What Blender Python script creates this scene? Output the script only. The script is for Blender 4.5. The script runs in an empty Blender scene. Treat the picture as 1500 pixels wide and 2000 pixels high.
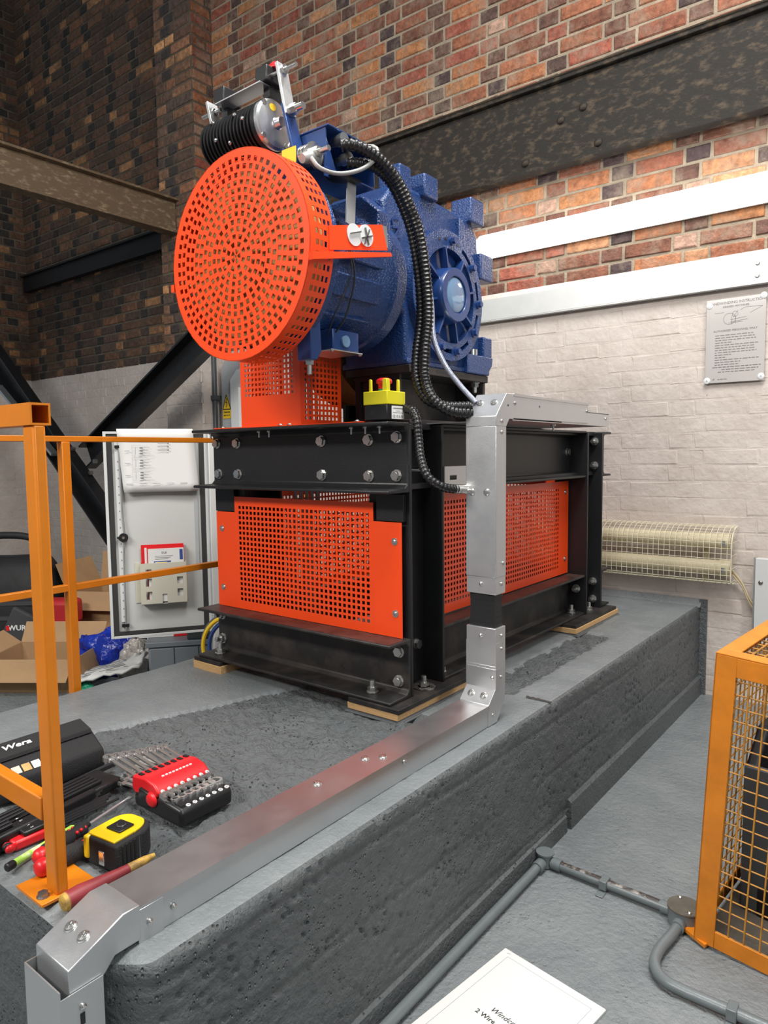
import bpy, bmesh, math, random
from mathutils import Vector, Matrix, Quaternion, noise
random.seed(7)
PI = math.pi
scene = bpy.context.scene
COL = scene.collection

# ------------------------------------------------------------------ camera
CAM = Vector((1.184, -1.622, 1.19))
YAW, PITCH, ROLL, FPX = math.radians(38.075), math.radians(-4.698), math.radians(-0.645), 1377.5
cy, sy = math.cos(YAW), math.sin(YAW)
fwd = Vector((-sy*math.cos(PITCH), cy*math.cos(PITCH), math.sin(PITCH)))
rgt0 = Vector((cy, sy, 0)); up0 = rgt0.cross(fwd)
rgt = math.cos(ROLL)*rgt0 + math.sin(ROLL)*up0
upv = -math.sin(ROLL)*rgt0 + math.cos(ROLL)*up0
cd = bpy.data.cameras.new('camera'); cam = bpy.data.objects.new('camera', cd); COL.objects.link(cam)
cd.sensor_fit = 'VERTICAL'; cd.sensor_height = 24.0; cd.sensor_width = 18.0
cd.lens = 24.0*FPX/2000.0; cd.clip_start = 0.02; cd.clip_end = 60
cam.matrix_world = Matrix(((rgt.x, upv.x, -fwd.x, CAM.x), (rgt.y, upv.y, -fwd.y, CAM.y), (rgt.z, upv.z, -fwd.z, CAM.z), (0, 0, 0, 1)))
scene.camera = cam

# ------------------------------------------------------------------ light
world = bpy.data.worlds.new('world'); scene.world = world; world.use_nodes = True
world.node_tree.nodes['Background'].inputs[0].default_value = (0.80, 0.90, 1.0, 1)
world.node_tree.nodes['Background'].inputs[1].default_value = 0.17
def area(name, loc, target, sx, sy_, power, col=(1, 0.96, 0.90)):
    ld = bpy.data.lights.new(name, 'AREA'); ld.shape = 'RECTANGLE'; ld.size = sx; ld.size_y = sy_
    ld.energy = power; ld.color = col
    o = bpy.data.objects.new(name, ld); COL.objects.link(o); o.location = loc
    o.rotation_euler = (Vector(target)-Vector(loc)).to_track_quat('-Z', 'Y').to_euler()
    return o
area('added_light_front', (-0.7, -3.6, 3.3), (-0.3, 0.0, 0.9), 2.4, 0.5, 128)  # unseen area light added behind the view to brighten the front panels
area('added_light_overhead', (0.9, -0.3, 4.3), (0.3, 0.0, 0.0), 2.2, 0.8, 150, (1, 0.98, 0.95))  # unseen area light added overhead to brighten plinth top and floor
area('added_light_right', (3.3, -0.9, 3.0), (0.0, 0.5, 1.0), 0.5, 1.8, 48, (1, 0.98, 0.95))  # unseen area light added at the right to brighten the side panel
scene.view_settings.view_transform = 'Standard'
scene.view_settings.look = 'None'
scene.view_settings.exposure = 0.22
scene.view_settings.gamma = 1.0
scene.view_settings.use_curve_mapping = False

# ------------------------------------------------------------------ materials
MATS = {}
def nt(name):
    m = bpy.data.materials.new(name); m.use_nodes = True
    n = m.node_tree.nodes; return m, n, m.node_tree.links, n['Principled BSDF']
def mat(name, col, rough=0.5, metal=0.0, var=0.0, vscale=8.0, bump=0.0, bscale=60.0, detail=4.0, coat=0.0,
        col2=None, mixlo=0.45, mixhi=0.6, stretch=None, trans=0.0, alpha=1.0, rvar=0.0, spec=0.5, bdist=0.004):
    """noise-varied principled material; col2 = second colour showing in patches"""
    if name in MATS: return MATS[name]
    m, n, l, b = nt(name)
    b.inputs['Roughness'].default_value = rough; b.inputs['Metallic'].default_value = metal
    b.inputs['Coat Weight'].default_value = coat; b.inputs['Transmission Weight'].default_value = trans
    b.inputs['Alpha'].default_value = alpha; b.inputs['Specular IOR Level'].default_value = spec
    b.inputs['Base Color'].default_value = (*col, 1)
    tc = n.new('ShaderNodeTexCoord'); vec = tc.outputs['Object']
    if stretch:
        mp = n.new('ShaderNodeMapping'); mp.inputs['Scale'].default_value = stretch
        l.new(vec, mp.inputs['Vector']); vec = mp.outputs['Vector']
    if var > 0 or col2 or rvar > 0:
        t = n.new('ShaderNodeTexNoise'); t.inputs['Scale'].default_value = vscale; t.inputs['Detail'].default_value = 6
        t.inputs['Roughness'].default_value = 0.65
        l.new(vec, t.inputs['Vector'])
        src = None
        r = n.new('ShaderNodeValToRGB')
        if col2:
            r.color_ramp.elements[0].position = mixlo; r.color_ramp.elements[1].position = mixhi
            r.color_ramp.elements[0].color = (*col, 1); r.color_ramp.elements[1].color = (*col2, 1)
        else:
            r.color_ramp.elements[0].position = 0.25; r.color_ramp.elements[1].position = 0.75
            r.color_ramp.elements[0].color = (*[c*(1-var) for c in col], 1)
            r.color_ramp.elements[1].color = (*[min(1, c*(1+var)) for c in col], 1)
        if var > 0 or col2:
            l.new(t.outputs['Fac'], r.inputs['Fac']); l.new(r.outputs['Color'], b.inputs['Base Color'])
        if rvar > 0:
            mr = n.new('ShaderNodeMapRange'); mr.inputs['To Min'].default_value = max(0, rough-rvar); mr.inputs['To Max'].default_value = min(1, rough+rvar)
            mr.inputs['From Min'].default_value = 0.3; mr.inputs['From Max'].default_value = 0.7
            l.new(t.outputs['Fac'], mr.inputs['Value']); l.new(mr.outputs['Result'], b.inputs['Roughness'])
    if bump > 0:
        t2 = n.new('ShaderNodeTexNoise'); t2.inputs['Scale'].default_value = bscale; t2.inputs['Detail'].default_value = detail
        l.new(vec, t2.inputs['Vector'])
        bp = n.new('ShaderNodeBump'); bp.inputs['Strength'].default_value = bump; bp.inputs['Distance'].default_value = bdist
        l.new(t2.outputs['Fac'], bp.inputs['Height']); l.new(bp.outputs['Normal'], b.inputs['Normal'])
    MATS[name] = m; return m
def emis(name, col, strength):
    m, n, l, b = nt(name)
    b.inputs['Base Color'].default_value = (*col, 1)
    b.inputs['Emission Color'].default_value = (*col, 1); b.inputs['Emission Strength'].default_value = strength
    MATS[name] = m; return m

def concrete(name, bump, bscale, dist, pits, tone=1.0):
    """grey floor paint over concrete: fine relief, pits, duller and shinier patches"""
    m, n, l, b = nt(name)
    tc = n.new('ShaderNodeTexCoord')
    geo = n.new('ShaderNodeNewGeometry')
    P = geo.outputs['Position']
    t = n.new('ShaderNodeTexNoise'); t.inputs['Scale'].default_value = 3.5; t.inputs['Detail'].default_value = 8; t.inputs['Roughness'].default_value = .7
    l.new(P, t.inputs['Vector'])
    r = n.new('ShaderNodeValToRGB'); e = r.color_ramp.elements
    e[0].position = .3; e[0].color = (.165*tone, .184*tone, .193*tone, 1); e[1].position = .72; e[1].color = (.25*tone, .27*tone, .276*tone, 1)
    l.new(t.outputs['Fac'], r.inputs['Fac']); l.new(r.outputs['Color'], b.inputs['Base Color'])
    rr = n.new('ShaderNodeMapRange'); rr.inputs['From Min'].default_value = .3; rr.inputs['From Max'].default_value = .7
    rr.inputs['To Min'].default_value = .26; rr.inputs['To Max'].default_value = .44
    l.new(t.outputs['Fac'], rr.inputs['Value']); l.new(rr.outputs['Result'], b.inputs['Roughness'])
    n1 = n.new('ShaderNodeTexNoise'); n1.inputs['Scale'].default_value = bscale; n1.inputs['Detail'].default_value = 7; n1.inputs['Roughness'].default_value = .6
    l.new(P, n1.inputs['Vector'])
    v = n.new('ShaderNodeTexVoronoi'); v.inputs['Scale'].default_value = bscale*1.3; l.new(P, v.inputs['Vector'])
    pr = n.new('ShaderNodeMapRange'); pr.inputs['From Min'].default_value = 0.0; pr.inputs['From Max'].default_value = .28
    l.new(v.outputs['Distance'], pr.inputs['Value'])
    n2 = n.new('ShaderNodeTexNoise'); n2.inputs['Scale'].default_value = bscale*.16; n2.inputs['Detail'].default_value = 3; l.new(P, n2.inputs['Vector'])
    gate = n.new('ShaderNodeMapRange'); gate.inputs['From Min'].default_value = .5; gate.inputs['From Max'].default_value = .62
    gate.inputs['To Min'].default_value = 0; gate.inputs['To Max'].default_value = pits; l.new(n2.outputs['Fac'], gate.inputs['Value'])
    inv = n.new('ShaderNodeMath'); inv.operation = 'SUBTRACT'; inv.inputs[0].default_value = 1; l.new(pr.outputs['Result'], inv.inputs[1])
    mu = n.new('ShaderNodeMath'); mu.operation = 'MULTIPLY'; l.new(inv.outputs[0], mu.inputs[0]); l.new(gate.outputs['Result'], mu.inputs[1])
    sb = n.new('ShaderNodeMath'); sb.operation = 'SUBTRACT'; l.new(n1.outputs['Fac'], sb.inputs[0]); l.new(mu.outputs[0], sb.inputs[1])
    bp = n.new('ShaderNodeBump'); bp.inputs['Strength'].default_value = bump; bp.inputs['Distance'].default_value = dist
    l.new(sb.outputs[0], bp.inputs['Height']); l.new(bp.outputs['Normal'], b.inputs['Normal'])
    MATS[name] = m; return m
concrete('paint_top', .6, 95, .007, .6)
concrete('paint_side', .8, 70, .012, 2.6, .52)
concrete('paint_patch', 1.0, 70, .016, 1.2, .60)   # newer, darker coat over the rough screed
concrete('paint_floor', .7, 48, .016, .5)

def brickmat(name, rough, dirt, dirtcol, amount, bump):
    """colour comes from the object colour times the mesh colour attribute, broken up by noise"""
    m, n, l, b = nt(name)
    oi = n.new('ShaderNodeObjectInfo'); at_ = n.new('ShaderNodeAttribute'); at_.attribute_name = 'Col'
    geo = n.new('ShaderNodeNewGeometry'); P = geo.outputs['Position']
    mx = n.new('ShaderNodeMix'); mx.data_type = 'RGBA'; mx.blend_type = 'MULTIPLY'; mx.inputs['Factor'].default_value = 1
    l.new(oi.outputs['Color'], mx.inputs['A']); l.new(at_.outputs['Color'], mx.inputs['B'])
    t = n.new('ShaderNodeTexNoise'); t.inputs['Scale'].default_value = 26; t.inputs['Detail'].default_value = 6; t.inputs['Roughness'].default_value = .75; l.new(P, t.inputs['Vector'])
    r = n.new('ShaderNodeMapRange'); r.inputs['From Min'].default_value = .3; r.inputs['From Max'].default_value = .7; r.inputs['To Min'].default_value = .45; r.inputs['To Max'].default_value = 1.5
    l.new(t.outputs['Fac'], r.inputs['Value'])
    sc = n.new('ShaderNodeVectorMath'); sc.operation = 'SCALE'; l.new(mx.outputs['Result'], sc.inputs[0]); l.new(r.outputs['Result'], sc.inputs['Scale'])
    t2 = n.new('ShaderNodeTexNoise'); t2.inputs['Scale'].default_value = dirt; t2.inputs['Detail'].default_value = 8; t2.inputs['Roughness'].default_value = .7; l.new(P, t2.inputs['Vector'])
    r2 = n.new('ShaderNodeMapRange'); r2.inputs['From Min'].default_value = .47; r2.inputs['From Max'].default_value = .72; r2.inputs['To Max'].default_value = amount; l.new(t2.outputs['Fac'], r2.inputs['Value'])
    m2 = n.new('ShaderNodeMix'); m2.data_type = 'RGBA'; l.new(r2.outputs['Result'], m2.inputs['Factor']); l.new(sc.outputs[0], m2.inputs['A']); m2.inputs['B'].default_value = (*dirtcol, 1)
    l.new(m2.outputs['Result'], b.inputs['Base Color']); b.inputs['Roughness'].default_value = rough
    t3 = n.new('ShaderNodeTexNoise'); t3.inputs['Scale'].default_value = 70; t3.inputs['Detail'].default_value = 6; l.new(P, t3.inputs['Vector'])
    bp = n.new('ShaderNodeBump'); bp.inputs['Strength'].default_value = bump; bp.inputs['Distance'].default_value = .006; l.new(t3.outputs['Fac'], bp.inputs['Height']); l.new(bp.outputs['Normal'], b.inputs['Normal'])
    MATS[name] = m; return m
brickmat('brick', .85, 6.0, (.30, .235, .175), .95, 1.0)
brickmat('brick_dark', .9, 4.0, (.05, .04, .03), .85, .9)  # darker bricks for the recess and pillars
def paintedbrick(name, chip):
    m, n, l, b = nt(name)
    geo = n.new('ShaderNodeNewGeometry'); P = geo.outputs['Position']
    t = n.new('ShaderNodeTexNoise'); t.inputs['Scale'].default_value = 4; t.inputs['Detail'].default_value = 7; t.inputs['Roughness'].default_value = .7; l.new(P, t.inputs['Vector'])
    r = n.new('ShaderNodeValToRGB'); e = r.color_ramp.elements; e[0].position = .3; e[0].color = (.53, .455, .405, 1); e[1].position = .65; e[1].color = (.65, .58, .53, 1)
    l.new(t.outputs['Fac'], r.inputs['Fac'])
    t2 = n.new('ShaderNodeTexNoise'); t2.inputs['Scale'].default_value = 17; t2.inputs['Detail'].default_value = 8; t2.inputs['Roughness'].default_value = .7; l.new(P, t2.inputs['Vector'])
    r2 = n.new('ShaderNodeMapRange'); r2.inputs['From Min'].default_value = chip; r2.inputs['From Max'].default_value = chip+.02; l.new(t2.outputs['Fac'], r2.inputs['Value'])
    m2 = n.new('ShaderNodeMix'); m2.data_type = 'RGBA'; l.new(r2.outputs['Result'], m2.inputs['Factor']); l.new(r.outputs['Color'], m2.inputs['A']); m2.inputs['B'].default_value = (.20, .09, .05, 1)
    l.new(m2.outputs['Result'], b.inputs['Base Color']); b.inputs['Roughness'].default_value = .55
    t3 = n.new('ShaderNodeTexNoise'); t3.inputs['Scale'].default_value = 28; t3.inputs['Detail'].default_value = 6; l.new(P, t3.inputs['Vector'])
    bp = n.new('ShaderNodeBump'); bp.inputs['Strength'].default_value = .6; bp.inputs['Distance'].default_value = .008; l.new(t3.outputs['Fac'], bp.inputs['Height']); l.new(bp.outputs['Normal'], b.inputs['Normal'])
    MATS[name] = m; return m
paintedbrick('white_brick', .69)
mat('mortar', (.33, .27, .20), .95, var=.35, vscale=10, bump=.8, bscale=90, bdist=.006)
mat('mortar_dark', (.11, .09, .066), .95, var=.6, vscale=5, bump=.8, bscale=90, bdist=.006)  # darker mortar for the recess and pillars
mat('orange', (.88, .068, .008), .36, var=.03, vscale=3, coat=.12)
mat('rail_orange', (.66, .195, .006), .42, var=.10, vscale=9, bump=.12, bscale=40, coat=.1)
mat('cage_orange', (.64, .20, .008), .5, var=.2, vscale=12, bump=.1, bscale=40)
mat('cage_wire', (.52, .23, .03), .55, col2=(.12, .075, .03), vscale=18, mixlo=.5, mixhi=.7)
mat('blue', (.015, .048, .165), .24, var=.12, vscale=5, bump=.9, bscale=190, coat=.2, bdist=.004, detail=2)
mat('blue_smooth', (.015, .047, .170), .3, coat=.3)
mat('black_paint', (.012, .0125, .014), .42, var=.25, vscale=4, bump=.1, bscale=200)
mat('black_flange', (.016, .015, .015), .5, col2=(.055, .042, .036), vscale=9, mixlo=.45, mixhi=.7)
mat('flange_dust_reflection', (.030, .020, .018), .42, col2=(.085, .045, .036), vscale=12, mixlo=.4, mixhi=.65, stretch=(1, 1, 1))  # dust brown with the orange panels' reflection mixed into the colour
mat('black_plastic', (.012, .012, .013), .38)
mat('black_rubber', (.010, .010, .011), .5)
mat('black_matt', (.015, .015, .016), .8, bump=.4, bscale=300)
mat('conduit_black', (.008, .008, .009), .36)
mat('galv', (.62, .63, .64), .36, .85, var=.025, vscale=12, rvar=.04, bump=.05, bscale=300)
mat('galv_top', (.60, .60, .61), .33, .9, var=.03, vscale=9, rvar=.05)
mat('zinc', (.68, .67, .64), .25, .95, var=.08, vscale=60)
mat('steel_dark', (.30, .29, .28), .35, .9)
mat('chrome', (.88, .87, .85), .18, .9)
mat('aluminium', (.72, .73, .74), .28, .9, var=.05, vscale=40)
mat('brass_gold', (.52, .34, .13), .42, .5, var=.25, vscale=12)
mat('brake_drum', (.42, .26, .09), .55, .3, var=.2, vscale=9)
mat('timber', (.62, .38, .17), .7, var=.3, vscale=6, stretch=(3, 30, 60), bump=.3, bscale=20)
mat('steel_shim', (.20, .21, .22), .5, .5)
mat('yellow_plastic', (.74, .66, .02), .42)
mat('yellow_label', (.85, .55, .02), .5)
mat('red_plastic', (.70, .015, .02), .35)
mat('teal', (.03, .33, .28), .5)
mat('white_label', (.80, .80, .78), .5)
mat('paper', (.70, .70, .68), .65, var=.02, vscale=3)
mat('paper_back', (.70, .70, .68), .7)
mat('print_grey', (.20, .20, .21), .7)
mat('print_black', (.02, .02, .022), .6)
mat('print_blue', (.03, .07, .25), .6)
mat('grey_paint', (.145, .165, .172), .34, var=.12, vscale=8, bump=.3, bscale=40)
mat('bare_worn', (.06, .05, .045), .45, .4, col2=(.30, .28, .26), vscale=40, mixlo=.5, mixhi=.62)
mat('dusty', (.11, .095, .075), .8, var=.3, vscale=25, bump=.3, bscale=60)
mat('beam_dark', (.019, .0155, .0125), .8, col2=(.115, .082, .052), vscale=15, mixlo=.50, mixhi=.74, bump=.5, bscale=60, stretch=(1, 1, 2))
mat('beam_brown', (.13, .085, .048), .75, col2=(.36, .27, .17), vscale=30, mixlo=.52, mixhi=.76, bump=.6, bscale=60, stretch=(1, .5, 1.3))
mat('beam_black', (.010, .009, .009), .6, var=.4, vscale=6)
mat('brace_black', (.010, .010, .011), .35, var=.3, vscale=8, bump=.3, bscale=60)
mat('door_grey', (.55, .56, .54), .45, var=.02, vscale=3)
mat('door_edge', (.62, .63, .62), .4)
mat('gasket', (.03, .03, .03), .8)
mat('beige_plastic', (.56, .54, .45), .5)
mat('cardboard', (.38, .235, .12), .8, var=.12, vscale=6, bump=.1, bscale=120)
mat('cardboard_in', (.27, .165, .085), .85, var=.1, vscale=6)
mat('bag_black', (.012, .012, .013), .65, var=.3, vscale=10, bump=.5, bscale=25)
mat('bag_grey', (.05, .052, .055), .8)
mat('red_fabric', (.42, .012, .018), .6)
mat('blue_bag', (.008, .03, .36), .25, var=.3, vscale=8, bump=.8, bscale=14, bdist=.02)
mat('clear_bag', (.46, .43, .40), .2, bump=.9, bscale=18, bdist=.02, var=.4, vscale=18)
mat('crate_grey', (.20, .225, .25), .5)
mat('crate_lid', (.05, .055, .06), .5)
mat('heater_cream', (.60, .53, .36), .4, var=.10, vscale=10)
mat('heater_wire', (.74, .68, .50), .4)
mat('sign_plastic', (.50, .47, .45), .12, coat=.6, bump=.05, bscale=12)
mat('sign_print', (.14, .13, .13), .4)
mat('disc_white', (.72, .74, .74), .4)
mat('acrylic_blue', (.16, .27, .42), .08, coat=1.0)
mat('grey_cable', (.30, .30, .29), .4)
mat('braid', (.42, .45, .55), .3, .5, var=.5, vscale=200)
mat('strap_grey', (.33, .335, .34), .5, .3)
mat('pouch', (.014, .014, .015), .75, bump=.4, bscale=400)
mat('green_label', (.02, .30, .17), .5)
mat('lime', (.42, .75, .10), .45, col2=(.75, .85, .55), vscale=40, mixlo=.55, mixhi=.65)
mat('tape_yellow', (.82, .55, .01), .4, col2=(.45, .30, .02), vscale=30, mixlo=.6, mixhi=.8)
mat('wood_red', (.22, .025, .03), .5, var=.3, vscale=20)
mat('wood_yellow', (.55, .33, .06), .6, col2=(.25, .15, .05), vscale=60, mixlo=.45, mixhi=.65)
mat('trunk_alu', (.66, .67, .66), .42, .35, var=.06, vscale=10)
mat('white_render', (.70, .68, .64), .7)
mat('lens_green', (.45, .80, .10), .2)
mat('pipe_grey', (.40, .42, .43), .4, var=.1, vscale=10)
mat('duct_dark', (.10, .11, .115), .5, .3)
mat('motor_black', (.010, .010, .011), .45, var=.4, vscale=20)
mat('magenta', (.6, .02, .15), .5)
emis('led', (1.0, .97, .92), 7.5)

# ------------------------------------------------------------------ helpers
OFF = {}
class MB:
    def __init__(s): s.v = []; s.f = []; s.mi = []; s.cur = 0
    def add(s, vs, fs):
        o = len(s.v); s.v += [tuple(q) for q in vs]
        for f in fs: s.f.append(tuple(i+o for i in f)); s.mi.append(s.cur)
        return s
    def box(s, x0, x1, y0, y1, z0, z1):
        v = [(x0, y0, z0), (x1, y0, z0), (x1, y1, z0), (x0, y1, z0), (x0, y0, z1), (x1, y0, z1), (x1, y1, z1), (x0, y1, z1)]
        return s.add(v, [(0, 3, 2, 1), (4, 5, 6, 7), (0, 1, 5, 4), (1, 2, 6, 5), (2, 3, 7, 6), (3, 0, 4, 7)])
    def obox(s, c, ax, ay, az):
        c, ax, ay, az = Vector(c), Vector(ax), Vector(ay), Vector(az)
        v = [c+i*ax+j*ay+k*az for k in (-1, 1) for j in (-1, 1) for i in (-1, 1)]
        return s.add(v, [(0, 2, 3, 1), (4, 5, 7, 6), (0, 1, 5, 4), (1, 3, 7, 5), (3, 2, 6, 7), (2, 0, 4, 6)])
    def bar(s, p, q, w, h, up=(0, 0, 1)):
        p, q = Vector(p), Vector(q); d = (q-p); L = d.length; d.normalize()
        sd = d.cross(Vector(up)); sd.normalize(); u = sd.cross(d)
        return s.obox((p+q)/2, sd*w/2, d*L/2, u*h/2)
    def prism(s, poly, axis, a, b):
        """poly of 2-D points, extruded along axis ('x': (y,z), 'y': (x,z), 'z': (x,y))"""
        def P(u, v, t): return {'x': (t, u, v), 'y': (u, t, v), 'z': (u, v, t)}[axis]
        n = len(poly); v = [P(u, w, a) for u, w in poly]+[P(u, w, b) for u, w in poly]
        fs = [tuple(range(n-1, -1, -1)), tuple(range(n, 2*n))]+[(i, (i+1) % n, n+(i+1) % n, n+i) for i in range(n)]
        return s.add(v, fs)
    def cyl(s, p, q, r, n=16, r2=None, caps=True, rot=0):
        p, q = Vector(p), Vector(q); d = (q-p).normalized(); r2 = r if r2 is None else r2
        a = Vector((0, 0, 1)) if abs(d.z) < .9 else Vector((1, 0, 0))
        u = d.cross(a).normalized(); w = d.cross(u)
        v = []
        for c, R in ((p, r), (q, r2)):
            for i in range(n):
                t = 2*PI*i/n+rot; v.append(c+R*(math.cos(t)*u+math.sin(t)*w))
        fs = [(i, (i+1) % n, n+(i+1) % n, n+i) for i in range(n)]
        if caps: fs += [tuple(range(n-1, -1, -1)), tuple(range(n, 2*n))]
        return s.add(v, fs)
    def lathe(s, c, axis, prof, n=32, caps=True):
        """prof: list of (t along axis, radius)"""
        c = Vector(c); d = Vector(axis).normalized()
        a = Vector((0, 0, 1)) if abs(d.z) < .9 else Vector((1, 0, 0))
        u = d.cross(a).normalized(); w = d.cross(u); v = []
        for t, R in prof:
            for i in range(n):
                g = 2*PI*i/n; v.append(c+d*t+R*(math.cos(g)*u+math.sin(g)*w))
        fs = []
        for k in range(len(prof)-1):
            for i in range(n):
                j = (i+1) % n; fs.append((k*n+i, k*n+j, (k+1)*n+j, (k+1)*n+i))
        if caps: fs += [tuple(range(n-1, -1, -1)), tuple(range((len(prof)-1)*n, len(prof)*n))]
        return s.add(v, fs)
    def sweep(s, pts, radii, n=10, caps=True):
        pts = [Vector(p) for p in pts]; m = len(pts)
        if not hasattr(radii, '__len__'): radii = [radii]*m
        T = [(pts[min(i+1, m-1)]-pts[max(i-1, 0)]).normalized() for i in range(m)]
        a = Vector((0, 0, 1)) if abs(T[0].z) < .9 else Vector((1, 0, 0))
        u = T[0].cross(a).normalized(); v = []
        for i in range(m):
            u = (u-T[i]*u.dot(T[i])).normalized(); w = T[i].cross(u)
            for k in range(n):
                g = 2*PI*k/n; v.append(pts[i]+radii[i]*(math.cos(g)*u+math.sin(g)*w))
        fs = []
        for i in range(m-1):
            for k in range(n):
                j = (k+1) % n; fs.append((i*n+k, i*n+j, (i+1)*n+j, (i+1)*n+k))
        if caps: fs += [tuple(range(n-1, -1, -1)), tuple(range((m-1)*n, m*n))]
        return s.add(v, fs)
    def ball(s, c, rx, ry, rz, nu=16, nv=10):
        c = Vector(c); v = []; fs = []
        for j in range(nv+1):
            t = PI*j/nv
            for i in range(nu):
                g = 2*PI*i/nu; v.append(c+Vector((rx*math.sin(t)*math.cos(g), ry*math.sin(t)*math.sin(g), rz*math.cos(t))))
        for j in range(nv):
            for i in range(nu): fs.append((j*nu+i, (j+1)*nu+i, (j+1)*nu+(i+1) % nu, j*nu+(i+1) % nu))
        return s.add(v, fs)
    def build(s, name, m, parent=None, bevel=0, seg=2, smooth=35, loc=None):
        ms = m if isinstance(m, (list, tuple)) else [m]
        c = loc if loc is not None else Vector([(min(p[i] for p in s.v)+max(p[i] for p in s.v))/2 for i in range(3)])
        c = Vector(c)
        me = bpy.data.meshes.new(name); me.from_pydata([(p[0]-c.x, p[1]-c.y, p[2]-c.z) for p in s.v], [], s.f)
        for k in ms: me.materials.append(MATS[k])
        if len(ms) > 1: me.polygons.foreach_set('material_index', s.mi)
        bm = bmesh.new(); bm.from_mesh(me); bmesh.ops.recalc_face_normals(bm, faces=bm.faces); bm.to_mesh(me); bm.free()
        if smooth:
            me.polygons.foreach_set('use_smooth', [True]*len(me.polygons)); me.set_sharp_from_angle(angle=math.radians(smooth))
        o = bpy.data.objects.new(name, me); COL.objects.link(o)
        if parent is not None:
            o.parent = parent; o.location = c-OFF[parent.name]
        else: o.location = c
        OFF[o.name] = c
        if bevel:
            b = o.modifiers.new('bevel', 'BEVEL'); b.width = bevel; b.segments = seg; b.limit_method = 'ANGLE'; b.angle_limit = math.radians(40)
            b.harden_normals = False
        return o
def tag(o, label=None, cat=None, group=None, kind=None):
    if label: o['label'] = label
    if cat: o['category'] = cat
    if group: o['group'] = group
    if kind: o['kind'] = kind
    return o
def thing(name, label, cat, loc, group=None, local=False, rotz=0, rot=None):
    o = bpy.data.objects.new(name, None); COL.objects.link(o); o.empty_display_size = .05
    o.location = loc; OFF[o.name] = Vector((0, 0, 0)) if local else Vector(loc)
    if rot is not None: o.rotation_euler = rot
    elif rotz: o.rotation_euler = (0, 0, rotz)
    return tag(o, label, cat, group)
def box(name, m, parent, x0, x1, y0, y1, z0, z1, bevel=0.0):
    return MB().box(x0, x1, y0, y1, z0, z1).build(name, m, parent, bevel)
SHARED = {}
def inst(name, key, parent, pos, direction=(0, 0, 1), spin=0.0):
    """shared mesh (built along +Z) placed at pos pointing in direction"""
    o = bpy.data.objects.new(name, SHARED[key]); COL.objects.link(o)
    q = Vector(direction).to_track_quat('Z', 'Y') @ Quaternion((0, 0, 1), spin)
    o.rotation_mode = 'QUATERNION'; o.rotation_quaternion = q
    pos = Vector(pos)
    if parent is not None: o.parent = parent; o.location = pos-OFF[parent.name]
    else: o.location = pos
    OFF[o.name] = pos
    return o
def share(key, mb, m, bevel=False):
    o = mb.build('tmp', m, None, smooth=30, loc=(0, 0, 0)); SHARED[key] = o.data; bpy.data.objects.remove(o)
    SHARED[key].name = key
def catmull(pts, step):
    pts = [Vector(p) for p in pts]; P = [pts[0]*2-pts[1]]+pts+[pts[-1]*2-pts[-2]]; out = []
    for i in range(1, len(P)-2):
        for k in range(24):
            t = k/24; a, b, c, d = P[i-1], P[i], P[i+1], P[i+2]
            out.append(.5*((2*b)+(c-a)*t+(2*a-5*b+4*c-d)*t*t+(3*b-a-3*c+d)*t**3))
    out.append(pts[-1]); res = [out[0]]; acc = 0
    for i in range(1, len(out)):
        seg = (out[i]-out[i-1]).length; pos = 0
        while acc+seg-pos >= step:
            pos += step-acc; acc = 0; res.append(out[i-1].lerp(out[i], pos/seg))
        acc += seg-pos
    res.append(out[-1]); return res
def corrugated(name, pts, r, m, parent, pitch=.0118, depth=.20, n=14):
    path = catmull(pts, pitch/4); rad = []  # ribbed hose
    for i in range(len(path)): rad.append(r*(1-depth*(0, .55, 1, .55)[i % 4]))
    return MB().sweep(path, rad, n).build(name, m, parent, smooth=60)
def smoothtube(name, pts, r, m, parent, n=10, step=.012):
    return MB().sweep(catmull(pts, step), r, n).build(name, m, parent, smooth=60)
def text(name, body, size, m, parent, pos, xdir, ydir, shear=0.0, align='CENTER', depth=0.0003, bold=0.0, sx=1.0):
    cu = bpy.data.curves.new(name, 'FONT'); cu.body = body; cu.size = size; cu.align_x = align; cu.align_y = 'CENTER'; cu.shear = shear
    cu.extrude = depth; cu.offset = bold; cu.resolution_u = 2
    t = bpy.data.objects.new(name, cu); COL.objects.link(t)
    bpy.context.view_layer.update()
    me = bpy.data.meshes.new_from_object(t.evaluated_get(bpy.context.evaluated_depsgraph_get()))
    bpy.data.objects.remove(t); bpy.data.curves.remove(cu)
    me.name = name; me.materials.clear(); me.materials.append(MATS[m])
    x, y = Vector(xdir).normalized(), Vector(ydir).normalized(); z = x.cross(y)
    M = Matrix(((x.x*sx, y.x, z.x), (x.y*sx, y.y, z.y), (x.z*sx, y.z, z.z)))
    for v in me.vertices: v.co = M @ v.co
    o = bpy.data.objects.new(name, me); COL.objects.link(o); o.parent = parent; o.location = Vector(pos)-OFF[parent.name]
    OFF[o.name] = Vector(pos); return o

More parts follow.
